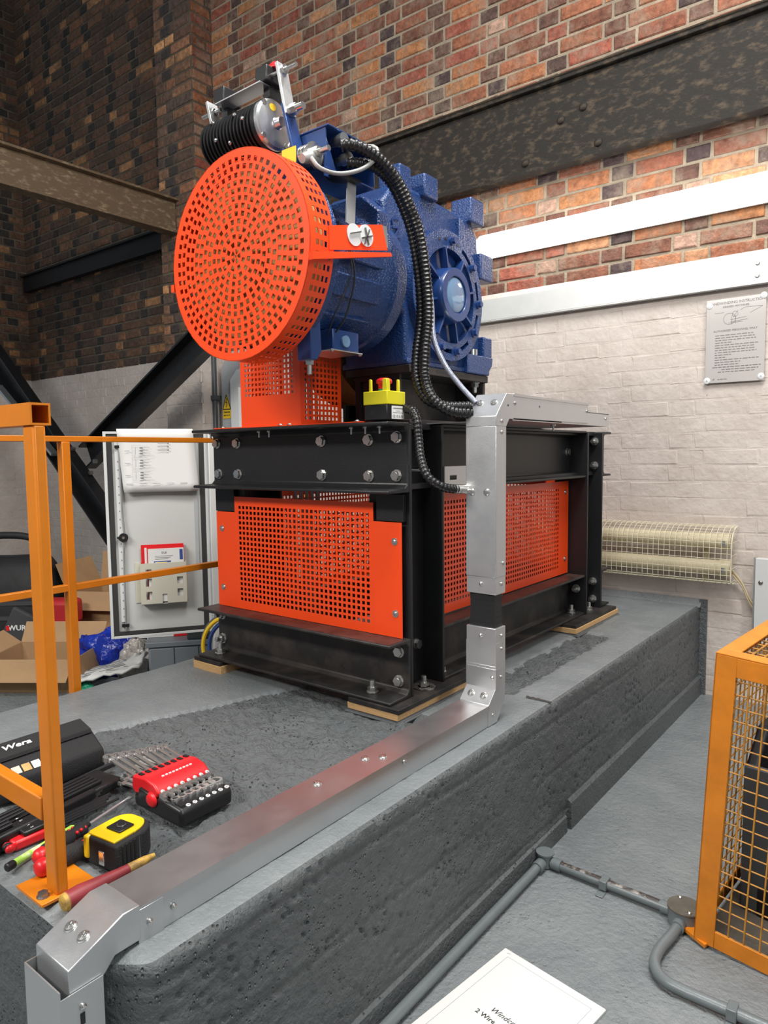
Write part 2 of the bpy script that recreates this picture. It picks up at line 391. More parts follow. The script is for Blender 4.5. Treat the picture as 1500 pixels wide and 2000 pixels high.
# hex bolt (along +Z from the seat), nut with thread end, small screw, pan screw
share('hex_bolt_mesh', MB().cyl((0, 0, 0), (0, 0, .002), .0175, 20).cyl((0, 0, .002), (0, 0, .0125), .0150, 6).cyl((0, 0, .0125), (0, 0, .0132), .0105, 20), 'zinc')
share('nut_mesh', MB().cyl((0, 0, 0), (0, 0, .003), .0185, 20).cyl((0, 0, .003), (0, 0, .016), .0150, 6).cyl((0, 0, .016), (0, 0, .034), .0085, 16).cyl((0, 0, .034), (0, 0, .036), .007, 16), 'zinc')
share('dark_bolt_mesh', MB().cyl((0, 0, 0), (0, 0, .0025), .0175, 20).cyl((0, 0, .0025), (0, 0, .013), .0150, 6), 'steel_dark')
share('screw_mesh', MB().cyl((0, 0, 0), (0, 0, .0012), .011, 18).lathe((0, 0, 0), (0, 0, 1), [(.0012, .0065), (.004, .006), (.0055, .003)], 12).cyl((0, 0, .005), (0, 0, .0062), .002, 6), 'zinc')
share('roundhead_mesh', MB().lathe((0, 0, 0), (0, 0, 1), [(0, .0095), (.002, .0095), (.0038, .0075), (.0045, .004)], 20).box(-.005, .005, -.0009, .0009, .004, .0051).box(-.0009, .0009, -.005, .005, .004, .0051), 'zinc')
share('smallscrew_mesh', MB().lathe((0, 0, 0), (0, 0, 1), [(0, .0055), (.003, .005), (.0045, .0025)], 12).box(-.003, .003, -.0007, .0007, .004, .0052), 'zinc')
share('thread_mesh', MB().cyl((0, 0, 0), (0, 0, .004), .0085, 6).cyl((0, 0, .004), (0, 0, .02), .003, 10), 'zinc')

# ================================================================== SETTING
def project(p):
    d = Vector(p)-CAM; z = d.dot(fwd)
    if z < .05: return None
    return (750+FPX*d.dot(rgt)/z, 1000-FPX*d.dot(upv)/z, z)
tag(MB().box(-9, 4.5, -5, 2.3, -.12, 0).build('floor', 'paint_floor', None, smooth=0), 'grey painted concrete floor', None, None, 'structure')

WHITE_Z = 2.005
def colattr(me, cols=None):
    a = me.color_attributes.new('Col', 'FLOAT_COLOR', 'POINT')
    if cols is None: cols = [(1, 1, 1, 1)]*len(me.vertices)
    a.data.foreach_set('color', [c for q in cols for c in q])
def brick_geom(w, h, proud, rnd, e=.005, j=.003):
    vs = []
    if proud < .004: e = .006; w += .0095; h += .0085; proud *= rnd.choice((.35, .7, .9, 1))
    for (dy, ins) in ((.003, 0), (-(proud*.45), 0), (-proud, e)):
        for (sx, sz) in ((-1, -1), (1, -1), (1, 1), (-1, 1)):
            vs.append((sx*(w/2-ins)+rnd.uniform(-j, j), dy+(rnd.uniform(-.0015, .0015) if dy < 0 else 0), sz*(h/2-ins)+rnd.uniform(-j, j)))
    fs = [(8, 9, 10, 11)]
    for k in (0, 4):
        for i in range(4): fs.append((k+i, k+(i+1) % 4, k+4+(i+1) % 4, k+4+i))
    return vs, fs
BR_H, COURSE = .063, .079
VAR = {}
rv = random.Random(3)
def variants(tagname, w, m, proud, j=.0025):
    out = []
    for k in range(4):
        vs, fs = brick_geom(w, BR_H, proud, rv, j=j)
        me = bpy.data.meshes.new('brick_'+tagname); me.from_pydata(vs, [], fs); me.materials.append(MATS[m]); colattr(me)
        out.append(me)
    VAR[tagname] = (out, w)
for mname, pr in (('brick', .0065), ('brick_dark', .007), ('white_brick', .0020)):
    for wn, w in (('s', .221), ('h', .104), ('q', .05)): variants(mname+wn, w, mname, pr)
def pal_clean(head, r):
    q = r.random()
    if head and q < .70: c = random.Random(r.random()).choice([(.085, .05, .042), (.12, .06, .045), (.15, .065, .045), (.07, .045, .045)])
    elif q < .55: c = r.choice([(.38, .145, .065), (.31, .115, .06), (.42, .18, .075), (.27, .10, .055)])
    elif q < .88: c = r.choice([(.24, .085, .05), (.19, .075, .045), (.28, .08, .05)])
    else: c = r.choice([(.42, .26, .19), (.10, .055, .045), (.5, .24, .12)])
    k = r.uniform(.85, 1.15); return (c[0]*k, c[1]*k, c[2]*k, 1)
def pal_dark(head, r):  # darker brick tones
    q = r.random()
    if head and q < .55: c = (.022, .018, .017)
    elif q < .72: c = r.choice([(.085, .045, .027), (.07, .038, .025), (.06, .036, .026), (.10, .052, .03)])
    elif q < .95: c = r.choice([(.045, .03, .024), (.13, .06, .033)])
    else: c = (.24, .12, .055)
    k = r.uniform(1.15, 1.7); return (c[0]*k, c[1]*k, c[2]*k, 1)
def brick_wall(parent, origin, xdir, normal, length, z0, z1, m, pal, limit, white=True, seed=1, phase=0.0, solids=()):
    """Flemish bond over a rectangle; the `limit` bricks that show largest become objects, the rest one 'stuff' part"""
    r = random.Random(seed); xd = Vector(xdir); nd = Vector(normal); o0 = Vector(origin)
    bricks = []; row = 0; z = z0
    while z+BR_H <= z1+.01:
        u = -((row % 2)*.1675+phase); k = row % 2
        while u < length:
            w = (.221, .104)[k % 2]; a, b = u, u+w
            if a < 0: a = 0
            if b > length: b = length
            if b-a > .035: bricks.append((a, b, z+BR_H/2, k % 2, w))
            u += w+.0155; k += 1
        z += COURSE; row += 1
    rot = math.atan2(xd.y, xd.x)
    items = []
    for (a, b, zc, head, w) in bricks:
        c = o0+xd*((a+b)/2); c.z = zc
        pp = project(c); big = -1
        if pp and -20 < pp[0] < 1520 and -20 < pp[1] < 2020 and not any(x0 < pp[0] < x1 and y0 < pp[1] < y1 for x0, y0, x1, y1 in solids): big = abs((CAM-c).normalized().dot(nd))/pp[2]**2*(b-a)
        items.append((big, a, b, c, head, w))
    items.sort(key=lambda t: -t[0])
    vs, fs, cols, mi = [], [], [], []
    for i, (big, a, b, c, head, w) in enumerate(items):
        wh = white and c.z < WHITE_Z
        mn = 'white_brick' if wh else m
        col = (1, 1, 1, 1) if wh else pal(head, r)
        full = abs((b-a)-w) < .002
        if i < limit and big > 0:
            key = mn+('h' if head else 's') if full else mn+('h' if (b-a) > .075 else 'q')
            mes, w0 = VAR[key]
            o = bpy.data.objects.new('brick', r.choice(mes)); COL.objects.link(o)
            o.parent = parent; o.location = c-OFF[parent.name]; o.rotation_euler = (0, 0, rot)
            o.scale = ((b-a)/w0, 1, 1); o.color = col
        else:
            v, f = brick_geom(b-a, BR_H, .0020 if wh else .0065, r)
            k = len(vs)
            for p in v:
                q = c+xd*p[0]-nd*p[1]; vs.append((q.x-OFF[parent.name].x, q.y-OFF[parent.name].y, q.z+p[2])); cols.append(col)
            fs += [tuple(t+k for t in g) for g in f]; mi += [1 if wh else 0]*len(f)
    if vs:
        me = bpy.data.meshes.new('brickwork'); me.from_pydata(vs, [], fs); me.materials.append(MATS[m]); me.materials.append(MATS['white_brick'])
        me.polygons.foreach_set('material_index', mi); colattr(me, cols)
        o = bpy.data.objects.new('brickwork', me); COL.objects.link(o); o.parent = parent; o.location = (0, 0, -OFF[parent.name].z); o['kind'] = 'stuff'
ZTOP = 4.9
def wall_slab(name, x0, x1, y0, y1, mortar, label, split=True, top=None):
    b = MB(); ZT_ = (top or ZTOP)+.15
    if split:
        b.cur = 1; b.box(x0, x1, y0, y1, 0, WHITE_Z-.006); b.cur = 0; b.box(x0, x1, y0, y1, WHITE_Z-.006, ZT_)
    else: b.box(x0, x1, y0, y1, 0, ZT_)
    return tag(b.build(name, [mortar, 'white_brick'], None, smooth=0), label, None, None, 'structure')
SOL = [(340, 290, 640, 700), (640, 330, 930, 830), (395, 820, 1180, 1360)]
wb = wall_slab('wall_back', -3.25, 1.6, 2.0, 2.25, 'mortar', 'brick back wall, bare above and painted white below')
brick_wall(wb, (-3.25, 2.0, 0), (1, 0, 0), (0, -1, 0), 4.85, .02, ZTOP, 'brick', pal_clean, 300, seed=11, solids=SOL)
wr = wall_slab('wall_recess', -6.32, -3.70, 2.0, 2.25, 'mortar_dark', 'dark brick wall recess left of the pillar', top=6.4)
brick_wall(wr, (-6.32, 2.0, 0), (1, 0, 0), (0, -1, 0), 2.62, .02, 6.4, 'brick_dark', pal_dark, 300, seed=12)
wp = wall_slab('wall_pillar', -3.70, -3.25, 1.81, 2.25, 'mortar_dark', 'projecting brick pillar between recess and back wall', top=6.4)
brick_wall(wp, (-3.70, 1.81, 0), (1, 0, 0), (0, -1, 0), .45, .02, 6.4, 'brick_dark', lambda h, r: tuple(c*1.7 for c in pal_dark(h, r)[:3])+(1,), 90, seed=13, phase=.1)
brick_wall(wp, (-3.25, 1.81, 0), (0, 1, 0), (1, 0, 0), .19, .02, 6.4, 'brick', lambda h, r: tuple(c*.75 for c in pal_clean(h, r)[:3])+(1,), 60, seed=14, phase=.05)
wq = wall_slab('wall_left', -7.2, -6.32, 1.55, 2.25, 'mortar_dark', 'second brick pillar at the far left', top=6.4)
brick_wall(wq, (-6.32, 1.55, 0), (0, 1, 0), (1, 0, 0), .45, .02, 6.4, 'brick_dark', pal_dark, 40, seed=15)
brick_wall(wq, (-7.2, 1.55, 0), (1, 0, 0), (0, -1, 0), .88, .02, 6.4, 'brick_dark', pal_dark, 30, seed=16)

# ------------------------------------------------------------------ concrete plinth
def sm(a, b, x):
    t = max(0, min(1, (x-a)/(b-a))); return t*t*(3-2*t)
def fbm(p, o=5): return noise.fractal(p, .9, 2.1, o)
XR, XL, YF, YB, ZT = .308, -.97, -1.10, 1.992, .44
plinth = thing('concrete_plinth', 'long grey painted concrete plinth the black steel frame stands on', 'plinth', (-.33, .45, 0))
def plinth_mesh():
    prof = []                                   # (x, z, nx, nz, kind)
    for k in range(8): prof.append((XL, ZT*k/8, -1, 0, 1))
    nt_ = 150
    for k in range(nt_+1): prof.append((XL+.004+(XR-XL-.016)*k/nt_, ZT, 0, 1, 0))
    prof.append((XR-.003, ZT-.004, .7, .7, 1))
    ns = 62
    for k in range(ns+1): prof.append((XR, (ZT-.014)*(1-k/ns), 1, 0, 1))
    ny = 440; V = []; F = []; MI = []; n = len(prof)
    for j in range(ny+1):
        y = YF+(YB-YF)*j/ny
        endw = 1-sm(0, .055, y-YF)
        for (x, z, nx, nz, kd) in prof:
            d = 0
            if kd == 0:
                d = .0022*fbm(Vector((x*7, y*7, 1)))+.0008*noise.noise(Vector((x*55, y*55, 2)))
                crack = x-(-.672+(y+.856)*.304)
                rough = sm(0, .012, crack)*sm(.16, .08, x)*sm(.02, -.05, y)*sm(-1.05, -.9, y)
                rough = max(rough, sm(.03, .06, x)*sm(.19, .14, x)*sm(.25, .35, y)*sm(1.25, 1.1, y))
                d += rough*(.009*fbm(Vector((x*16, y*16, 3)))-.009+.0085*fbm(Vector((x*30, y*30, 5)), 5)+.003*noise.noise(Vector((x*60, y*60, 9))))
                if abs(crack) < .006 and y < 0: d -= .006
                d *= sm(0, .02, XR-.012-x)
            elif nx > .5:
                d = .0025*fbm(Vector((y*5, z*12, 2)))+.0012*fbm(Vector((y*45, z*45, 7)), 4)
                d += .0009*noise.noise(Vector((y*62, z*70, 6)))
                vd = noise.voronoi(Vector((y*48, z*60, x)))[0][0]; pm_ = noise.noise(Vector((y*4.5, z*7, 8)))+.5*noise.noise(Vector((y*19, z*23, 3)))
                d -= (.0085*sm(.34, .06, vd) if pm_ > .12 else .003*sm(.2, .05, vd))
                bl = abs(((z+.02*math.sin(y*1.2)) % .155)-.0775)
                d -= .003*sm(.010, .0, bl)*(1 if noise.noise(Vector((y*3, 1, z*5))) > -.25 else 0)
            xx, zz = x+nx*d, z+nz*d
            if x > XR-.12: xx -= endw*endw*.07*sm(XR-.12, XR, x)
            if z > .3: zz -= endw*endw*.012
            V.append((xx, y, max(zz, 0)))
    for j in range(ny):
        for i in range(n-1):
            a = j*n+i; F.append((a, a+1, a+n+1, a+n))
            yy = YF+(YB-YF)*(j+.5)/ny; wob = .012*fbm(Vector((prof[i][0]*14, yy*14, 6)))
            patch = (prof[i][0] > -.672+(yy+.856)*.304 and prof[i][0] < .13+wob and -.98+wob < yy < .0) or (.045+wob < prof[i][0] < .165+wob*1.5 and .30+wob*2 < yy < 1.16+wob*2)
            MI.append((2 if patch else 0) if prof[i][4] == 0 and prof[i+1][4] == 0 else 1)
    F.append(tuple(range(n))); MI.append(1)
    F.append(tuple(range(ny*n+n-1, ny*n-1, -1))); MI.append(1)
    b = MB(); b.add(V, F); b.mi = MI; return b
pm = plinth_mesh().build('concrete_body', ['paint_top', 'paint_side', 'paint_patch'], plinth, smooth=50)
kb = MB()
kb.prism([(XR-.01, 0), (XR+.014, 0), (XR+.012, .085), (XR+.004, .095), (XR-.01, .095)], 'y', .42, 1.992)
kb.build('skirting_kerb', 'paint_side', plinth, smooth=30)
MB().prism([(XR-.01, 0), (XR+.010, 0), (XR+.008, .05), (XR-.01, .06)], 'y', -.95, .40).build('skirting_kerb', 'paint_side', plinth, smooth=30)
# upstand fillet where the plinth meets the wall
MB().prism([(1.950, .435), (1.978, .455), (1.992, .47), (1.992, .43)], 'x', XL, XR+.004).build('wall_fillet', 'paint_top', plinth, smooth=30)
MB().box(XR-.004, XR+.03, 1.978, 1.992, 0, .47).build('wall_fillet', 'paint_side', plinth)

# ================================================================== MACHINE FRAME
frame = thing('steel_machine_base', 'black bolted steel channel frame with orange perforated guard panels', 'steel frame', (-.43, .75, .44))
Z0, Z1, Z2, Z3 = .479, .6535, 1.079, 1.279
XW = -.861
def cpoly(u_tip, u_back, z0, z1, t=.012, tw=.010):
    s = 1 if u_tip > u_back else -1
    return [(u_tip, z0), (u_back, z0), (u_back, z1), (u_tip, z1), (u_tip, z1-t*.8), (u_back+s*(tw+.012), z1-t), (u_back+s*tw, z1-t-.012), (u_back+s*tw, z0+t+.012), (u_back+s*(tw+.012), z0+t), (u_tip, z0+t*.8)]
def channel_x(name, tip, back, z0, z1, x0, x1, m='black_paint'):
    return MB().prism(cpoly(tip, back, z0, z1), 'x', x0, x1).build(name, m, frame, bevel=.003)
def channel_y(name, tip, back, z0, z1, y0, y1, m='black_paint'):
    return MB().prism(cpoly(tip, back, z0, z1), 'y', y0, y1).build(name, m, frame, bevel=.003)
cfu = channel_x('top_channel', -.092, .010, Z2, Z3, XW, 0)
cfl = channel_x('base_channel', -.092, .010, Z0, Z1, XW, 0, 'black_flange')
channel_x('top_channel', 1.592, 1.492, Z2, Z3, XW, .0); channel_x('base_channel', 1.592, 1.492, Z0, Z1, XW, .0)
csu = channel_y('top_channel', -.006, -.092, Z2, Z3, .186, 1.316)
csl = channel_y('base_channel', -.006, -.092, Z0, Z1, .186, 1.316, 'black_flange')
channel_y('top_channel', XW+.006, XW+.092, Z2, Z3, .186, 1.316); channel_y('base_channel', XW+.006, XW+.092, Z0, Z1, .186, 1.316)
# brown film of dust and painted panel reflection on the lower flanges' upper faces
for (x0, x1, y0, y1, z, par) in ((XW+.01, -.008, -.088, -.014, Z1, cfl), (-.078, -.010, .19, 1.31, Z1, csl)):
    MB().box(x0, x1, y0, y1, z-.0004, z+.0006).build('dust_reflection_film', 'flange_dust_reflection', par, smooth=0)
def column(x0, y0):
    x1, y1 = x0+.152, y0+.178
    b = MB(); b.box(x0, x1, y0, y0+.011, Z0, Z3-.004); b.box(x0, x1, y1-.011, y1, Z0, Z3-.004); b.box(x0+.071, x0+.081, y0+.011, y1-.011, Z0, Z3-.004)
    return b.build('column', 'black_paint', frame, bevel=.002)
cnr = column(-.152, .0105); column(XW, .0105); cfr = column(-.152, 1.3165); column(XW, 1.3165)
# cleats at the head of the front columns
for x in (-.112, -.849):
    box('cleat', 'black_paint', frame, x, x+.10, -.006, .0104, .994, 1.075, .002)
def plate(x0, x1, y0, y1): return box('base_plate', 'black_flange', frame, x0, x1, y0, y1, .4655, .479, .001)
plate(-.150, .036, -.10, .30); plate(-.877, -.735, -.10, .13); plate(-.150, .046, 1.10, 1.56); plate(-.877, -.735, 1.2, 1.56)
# bolts of the front
for x, z in ((-.838, 1.233), (-.730, 1.232), (-.331, 1.232), (-.141, 1.232), (-.036, 1.238), (-.831, 1.126), (-.727, 1.126), (-.330, 1.127), (-.140, 1.126), (-.038, 1.128)):
    inst('hex_bolt', 'hex_bolt_mesh', cfu, (x, 0, z), (0, -1, 0), random.random()*6)
for x, z in ((-.035, .612), (-.037, .524)): inst('hex_bolt', 'hex_bolt_mesh', cfl, (x, 0, z), (0, -1, 0), random.random()*6)
for z in (.618, .53): inst('nut', 'nut_mesh', cfl, (-.835, .0, z), (0, -1, 0), .3)
for x in (-.10, -.795): inst('anchor_bolt', 'nut_mesh', cfl, (x, -.048, Z0+.012), (0, 0, 1), .2)
for x in (-.808, -.561, -.514, -.165, -.112, -.060): inst('stud', 'thread_mesh', cfu, (x, -.05, Z3-.011), (0, 0, -1))
# near corner column
for y, z in ((.060, 1.205), (.060, .975)): inst('hex_bolt', 'dark_bolt_mesh', cnr, (-.071, y+.02, z), (1, 0, 0), .4)
inst('hex_bolt', 'dark_bolt_mesh', cnr, (-.071, .135, .60), (1, 0, 0), .1)
for z in (1.232, 1.128, .612, .524): inst('stud', 'thread_mesh', cnr, (-.030, .0215, z), (0, 1, 0))
inst('anchor_bolt', 'nut_mesh', cnr, (-.022, .105, .4795), (0, 0, 1))
MB().cyl((-.022, .105, .4792), (-.022, .105, .4825), .036, 24).build('washer', 'bare_worn', cnr)
MB().cyl((-.07, .10, 1.14), (-.012, .13, 1.14), .004, 10).build('earth_stud', 'zinc', cnr)
# far column
for z in (1.236, 1.128, .598, .517): inst('nut', 'nut_mesh', cfr, (-.036, 1.4834, z), (0, -1, 0), .2)
for z in (.95, .72): inst('panel_stud', 'thread_mesh', cfr, (-.06, 1.328, z), (0, 1, 0))
inst('nut', 'nut_mesh', csl, (-.045, 1.316, .59), (0, -1, 0)); inst('anchor_bolt', 'nut_mesh', csl, (-.045, 1.262, Z0+.012), (0, 0, 1)); inst('anchor_bolt', 'nut_mesh', csl, (-.045, .235, Z0+.012), (0, 0, 1))
inst('anchor_bolt', 'nut_mesh', cfr, (-.025, 1.41, .4795), (0, 0, 1))
inst('hex_bolt', 'hex_bolt_mesh', csu, (-.082, 1.285, 1.19), (1, 0, 0))

def perf(name, m, parent, o, u, v, n, W, H, hu0, hu1, hv0, hv1, nu, nv, ratio=.6, t=.002):
    """perforated sheet: rectangle W x H from o along u, v; nu x nv square holes inside the hole field"""
    o, u, v, n = Vector(o), Vector(u), Vector(v), Vector(n); b = MB()
    def cell(a0, a1, b0, b1):
        if a1-a0 > 1e-5 and b1-b0 > 1e-5: b.obox(o+u*(a0+a1)/2+v*(b0+b1)/2, u*(a1-a0)/2, v*(b1-b0)/2, n*t/2)
    pu, pv = (hu1-hu0)/nu, (hv1-hv0)/nv; gu, gv = pu*(1-ratio)/2, pv*(1-ratio)/2
    cell(0, W, 0, hv0+gv); cell(0, W, hv1-gv, H)
    for j in range(nv-1): cell(0, W, hv0+(j+1)*pv-gv, hv0+(j+1)*pv+gv)
    for j in range(nv):
        b0, b1 = hv0+j*pv+gv, hv0+(j+1)*pv-gv
        cell(0, hu0+gu, b0, b1); cell(hu1-gu, W, b0, b1)
        for i in range(nu-1): cell(hu0+(i+1)*pu-gu, hu0+(i+1)*pu+gu, b0, b1)
    return b.build(name, m, parent, smooth=0)
fp = perf('guard_panel', 'orange', frame, (-.742, -.009, .655), (1, 0, 0), (0, 0, 1), (0, -1, 0), .622, .393, .017, .609, .026, .365, 31, 19)
tag(fp, 'orange perforated front panel with notched top corners')
for x0, x1 in ((-.841, -.7421), (-.1199, -.016)): MB().box(x0, x1, -.010, -.008, .655, .993).build('side_tab', 'orange', fp, smooth=0)
for x, z in ((-.041, .937), (-.040, .726), (-.812, .933), (-.813, .722)): inst('panel_screw', 'screw_mesh', fp, (x, -.0102, z), (0, -1, 0), random.random())
sp = perf('guard_panel', 'orange', frame, (-.083, .19, .660), (0, 1, 0), (0, 0, 1), (1, 0, 0), 1.115, .404, .03, 1.02, .028, .378, 54, 19, .58)
tag(sp, 'orange perforated side panel')
for z in (1.017, .725): inst('panel_screw', 'screw_mesh', sp, (-.0818, 1.272, z), (1, 0, 0))
perf('guard_panel', 'orange', frame, (-.70, 1.485, .66), (1, 0, 0), (0, 0, 1), (0, 1, 0), .55, .40, .02, .53, .02, .38, 28, 20, .6)
perf('guard_panel', 'orange', frame, (XW+.083, .19, .660), (0, 1, 0), (0, 0, 1), (-1, 0, 0), 1.115, .404, .03, 1.02, .028, .378, 54, 19, .58)
# slotted galvanised bracket and top beams that carry the stand
gb = MB(); gb.box(.001, .004, .187, .36, 1.122, 1.150); gb.box(.001, .004, .187, .36, 1.075, 1.108); gb.box(.001, .004, .187, .215, 1.108, 1.122); gb.box(.001, .004, .255, .36, 1.108, 1.122)
gb.build('slotted_bracket', 'galv', frame, smooth=0)
for x in (-.36, -.14):
    b = MB(); b.box(x, x+.10, .012, 1.49, 1.262, 1.2785); b.box(x, x+.10, .012, 1.49, 1.085, 1.10); b.box(x+.045, x+.055, .012, 1.49, 1.10, 1.262); b.build('cross_beam', 'black_paint', frame)
st = MB(); st.box(-.36, -.10, .152, .632, 1.440, 1.464); st.box(-.36, -.10, .152, .632, 1.2795, 1.296); st.box(-.244, -.226, .165, .62, 1.296, 1.44)
st.box(-.352, -.108, .612, .626, 1.296, 1.44); stand = st.build('gear_stand', 'black_flange', frame, bevel=.002)
b = MB(); b.box(-.325, -.305, .160, .172, 1.296, 1.44); b.box(-.165, -.145, .160, .172, 1.296, 1.44); b.box(-.305, -.165, .160, .172, 1.424, 1.44); b.box(-.305, -.165, .168, .172, 1.296, 1.424)
b.build('stiffener', 'black_paint', stand)
box('sheave_splash_plate', 'black_paint', stand, -.374, -.364, .152, .632, 1.2797, 1.352, .001)
for x, y in ((-.128, .225), (-.128, .585), (-.335, .20), (-.335, .585)): inst('hex_bolt', 'nut_mesh', stand, (x, y, 1.4395), (0, 0, -1), .4)
for x0, x1 in ((.30, .36), (.45, .49)): MB().box(-.1001, -.0996, x0, x1, 1.450, 1.456).build('slot_mark', 'print_black', stand, smooth=0)

box('diverter_beam', 'black_paint', frame, -.80, -.375, .80, .90, Z3, 1.47, .003)

# timber packing under the frame
def packing(label, x0, x1, y0, y1, shims):
    t = thing('timber_packing', label, 'timber block', ((x0+x1)/2, (y0+y1)/2, ZT), 'timber packing blocks under the frame')
    z = ZT-.004
    if shims:
        for k in range(3):
            s = .004*(2-k); box('steel_shim', 'steel_shim', t, x0-s, x1+s*1.4, y0+.004-s, y1, z, z+.003); z += .0032
    box('timber_block', 'timber', t, x0, x1, y0, y1, z, .4652, .0015)
packing('timber packing block with steel shims under the nearest corner of the black frame', -.155, .030, -.098, .325, True)
packing('short timber packing block under the frame end nearest the grey cabinet door', -.88, -.728, -.102, .10, False)
packing('timber packing block under the frame foot nearest the brick wall', -.15, .050, 1.09, 1.575, True)

# ================================================================== ROPE GUARD on the frame
rg = thing('rope_guard', 'orange perforated box guard standing on the frame under the round guard', 'guard', (-.476, .01, Z3))
BX0, BX1, BY0, BY1, BZ1 = -.612, -.341, -.078, .106, 1.70
perf('front_panel', 'orange', rg, (BX0, BY0, Z3+.004), (1, 0, 0), (0, 0, 1), (0, -1, 0), BX1-BX0, BZ1-Z3-.004, .018, .245, .092, .412, 14, 20, .56)
perf('side_panel', 'orange', rg, (BX1, BY0, Z3+.004), (0, 1, 0), (0, 0, 1), (1, 0, 0), BY1-BY0, BZ1-Z3-.004, .014, .170, .012, .408, 9, 24, .58)
perf('side_panel', 'orange', rg, (BX0, BY0, Z3+.004), (0, 1, 0), (0, 0, 1), (-1, 0, 0), BY1-BY0, BZ1-Z3-.004, .014, .170, .012, .408, 9, 24, .58)
fl = MB().box(-.741, -.09, -.090, -.004, Z3+.0005, Z3+.0035).build('foot_flange', 'orange', rg, smooth=0)
for x in (-.425, -.385, -.70, -.115): inst('foot_screw', 'screw_mesh', fl, (x, -.082, Z3+.0036), (0, 0, 1))

# ================================================================== WINDING MACHINE
wm = thing('winding_machine', 'blue geared winding motor with round orange perforated wheel guard', 'motor', (-.23, .3, 1.464))
MX, MZ = -.245, 1.700
# gear casing
g = MB(); g.prism([(.15, 1.4645), (.152, 1.62), (.06, 1.70), (.045, 1.93), (.10, 1.985), (.20, 2.0), (.54, 1.985), (.585, 1.94), (.60, 1.80), (.60, 1.52), (.585, 1.4645)], 'x', -.365, -.115)
case = g.build('gear_case', 'blue', wm, bevel=.012, seg=3)
MB().box(-.375, -.106, .1515, .60, 1.4642, 1.485).build('case_foot', 'blue', case, bevel=.006)
# raised pads round the casing
for (y0, y1, z0, z1, hz) in ((.105, .165, 1.97, 2.045, 0), (.235, .31, 1.985, 2.055, 0), (.51, .597, 1.975, 2.058, 0), (.575, .660, 1.795, 1.885, 1), (.595, .655, 1.525, 1.60, 1)):
    pd = MB().box(-.178, -.096, y0, y1, z0, z1).build('casing_pad', 'blue', case, bevel=.006, seg=3)
    if hz: MB().cyl((-.137, y0-.001, (z0+z1)/2), (-.137, y0+.002, (z0+z1)/2), .014, 16).build('pad_hole', 'black_plastic', pd)
    else: MB().cyl((-.137, (y0+y1)/2, z0-.0015), (-.137, (y0+y1)/2, z0+.002), .014, 16).build('pad_hole', 'black_plastic', pd)
MB().prism([(.44, 1.75), (.44, 1.97), (.46, 1.97), (.475, 1.95), (.475, 1.88), (.50, 1.84), (.50, 1.75)], 'x', -.118, -.098).build('casting_rib', 'blue', case, bevel=.004)
fb = MB().prism([(.48, 1.4645), (.48, 1.53), (.655, 1.53), (.65, 1.50), (.63, 1.48), (.63, 1.4645)], 'x', -.30, -.092).build('rear_foot', 'blue', case, bevel=.004)
MB().cyl((-.115, .545, 1.53), (-.115, .545, 1.55), .020, 20).build('washer_stack', 'zinc', fb)
# cast lettering on the right face
text('cast_lettering', 'LN', .050, 'blue_smooth', case, (-.1135, .105, 1.86), (0, .18, -1), (0, 1, .18), depth=.002, bold=.0008)
text('cast_lettering', 'IGRZZ', .026, 'blue_smooth', case, (-.1135, .122, 1.785), (0, .18, -1), (0, 1, .18), depth=.002, bold=.0004)
text('cast_lettering', '1411112', .018, 'blue_smooth', case, (-.1135, .082, 1.80), (0, .18, -1), (0, 1, .18), depth=.002)
# output flange with slots, facing +X
FY, FZ, FR = .362, 1.700, .207
def polar_yz(b, r0, r1, a0, a1, x0, x1, seg=.06):
    n = max(1, int(math.ceil((a1-a0)/seg)))
    for k in range(n):
        t0, t1 = a0+(a1-a0)*k/n, a0+(a1-a0)*(k+1)/n
        vs = [(x, FY+r*math.cos(t), FZ+r*math.sin(t)) for x in (x0, x1) for (r, t) in ((r0, t0), (r1, t0), (r1, t1), (r0, t1))]
        b.add(vs, [(0, 1, 2, 3), (4, 7, 6, 5), (0, 4, 5, 1), (1, 5, 6, 2), (2, 6, 7, 3), (3, 7, 4, 0)])
b = MB(); polar_yz(b, .150, .170, 0, 2*PI, -.118, -.088); polar_yz(b, .184, FR, 0, 2*PI, -.118, -.088)
R_ = math.radians; SLOTS = [(44, 64), (4, 24), (-30, -12), (-72, -50), (-104, -86), (-128, -114), (140, 158)]
prev = -128+360
edges = sorted([(a % 360, b_ % 360) for a, b_ in SLOTS])
for q in range(len(edges)):
    a = edges[q][1]; e_ = edges[(q+1) % len(edges)][0]
    if e_ < a: e_ += 360
    polar_yz(b, .170, .184, R_(a), R_(e_), -.118, -.088)
of = b.build('output_flange', 'blue', wm, smooth=40)
MB().lathe((-.119, FY, FZ), (1, 0, 0), [(0, .205), (.006, .205)], 48).build('flange_back', 'blue_smooth', of)
share('fl_bolt_mesh', MB().cyl((0, 0, 0), (0, 0, .005), .0145, 16).cyl((0, 0, .005), (0, 0, .016), .0105, 6), 'blue_smooth')
for a in (86, 40, 0, -34, -78, -108, 200, 165): inst('flange_bolt', 'fl_bolt_mesh', of, (-.088, FY+.178*math.cos(R_(a)), FZ+.178*math.sin(R_(a))), (1, 0, 0))
for a in (74, 98, 110, 178, 188, 214): MB().cyl((-.0885, FY+.178*math.cos(R_(a)), FZ+.178*math.sin(R_(a))), (-.0875, FY+.178*math.cos(R_(a)), FZ+.178*math.sin(R_(a))), .006, 12).build('flange_hole', 'black_plastic', of)
hub = MB().lathe((0, FY, FZ), (1, 0, 0), [(-.115, .092), (-.075, .087), (-.062, .085), (-.060, .083), (-.060, .060), (-.062, .058), (-.070, .058)], 48, caps=False).build('output_hub', 'blue_smooth', wm, smooth=40)
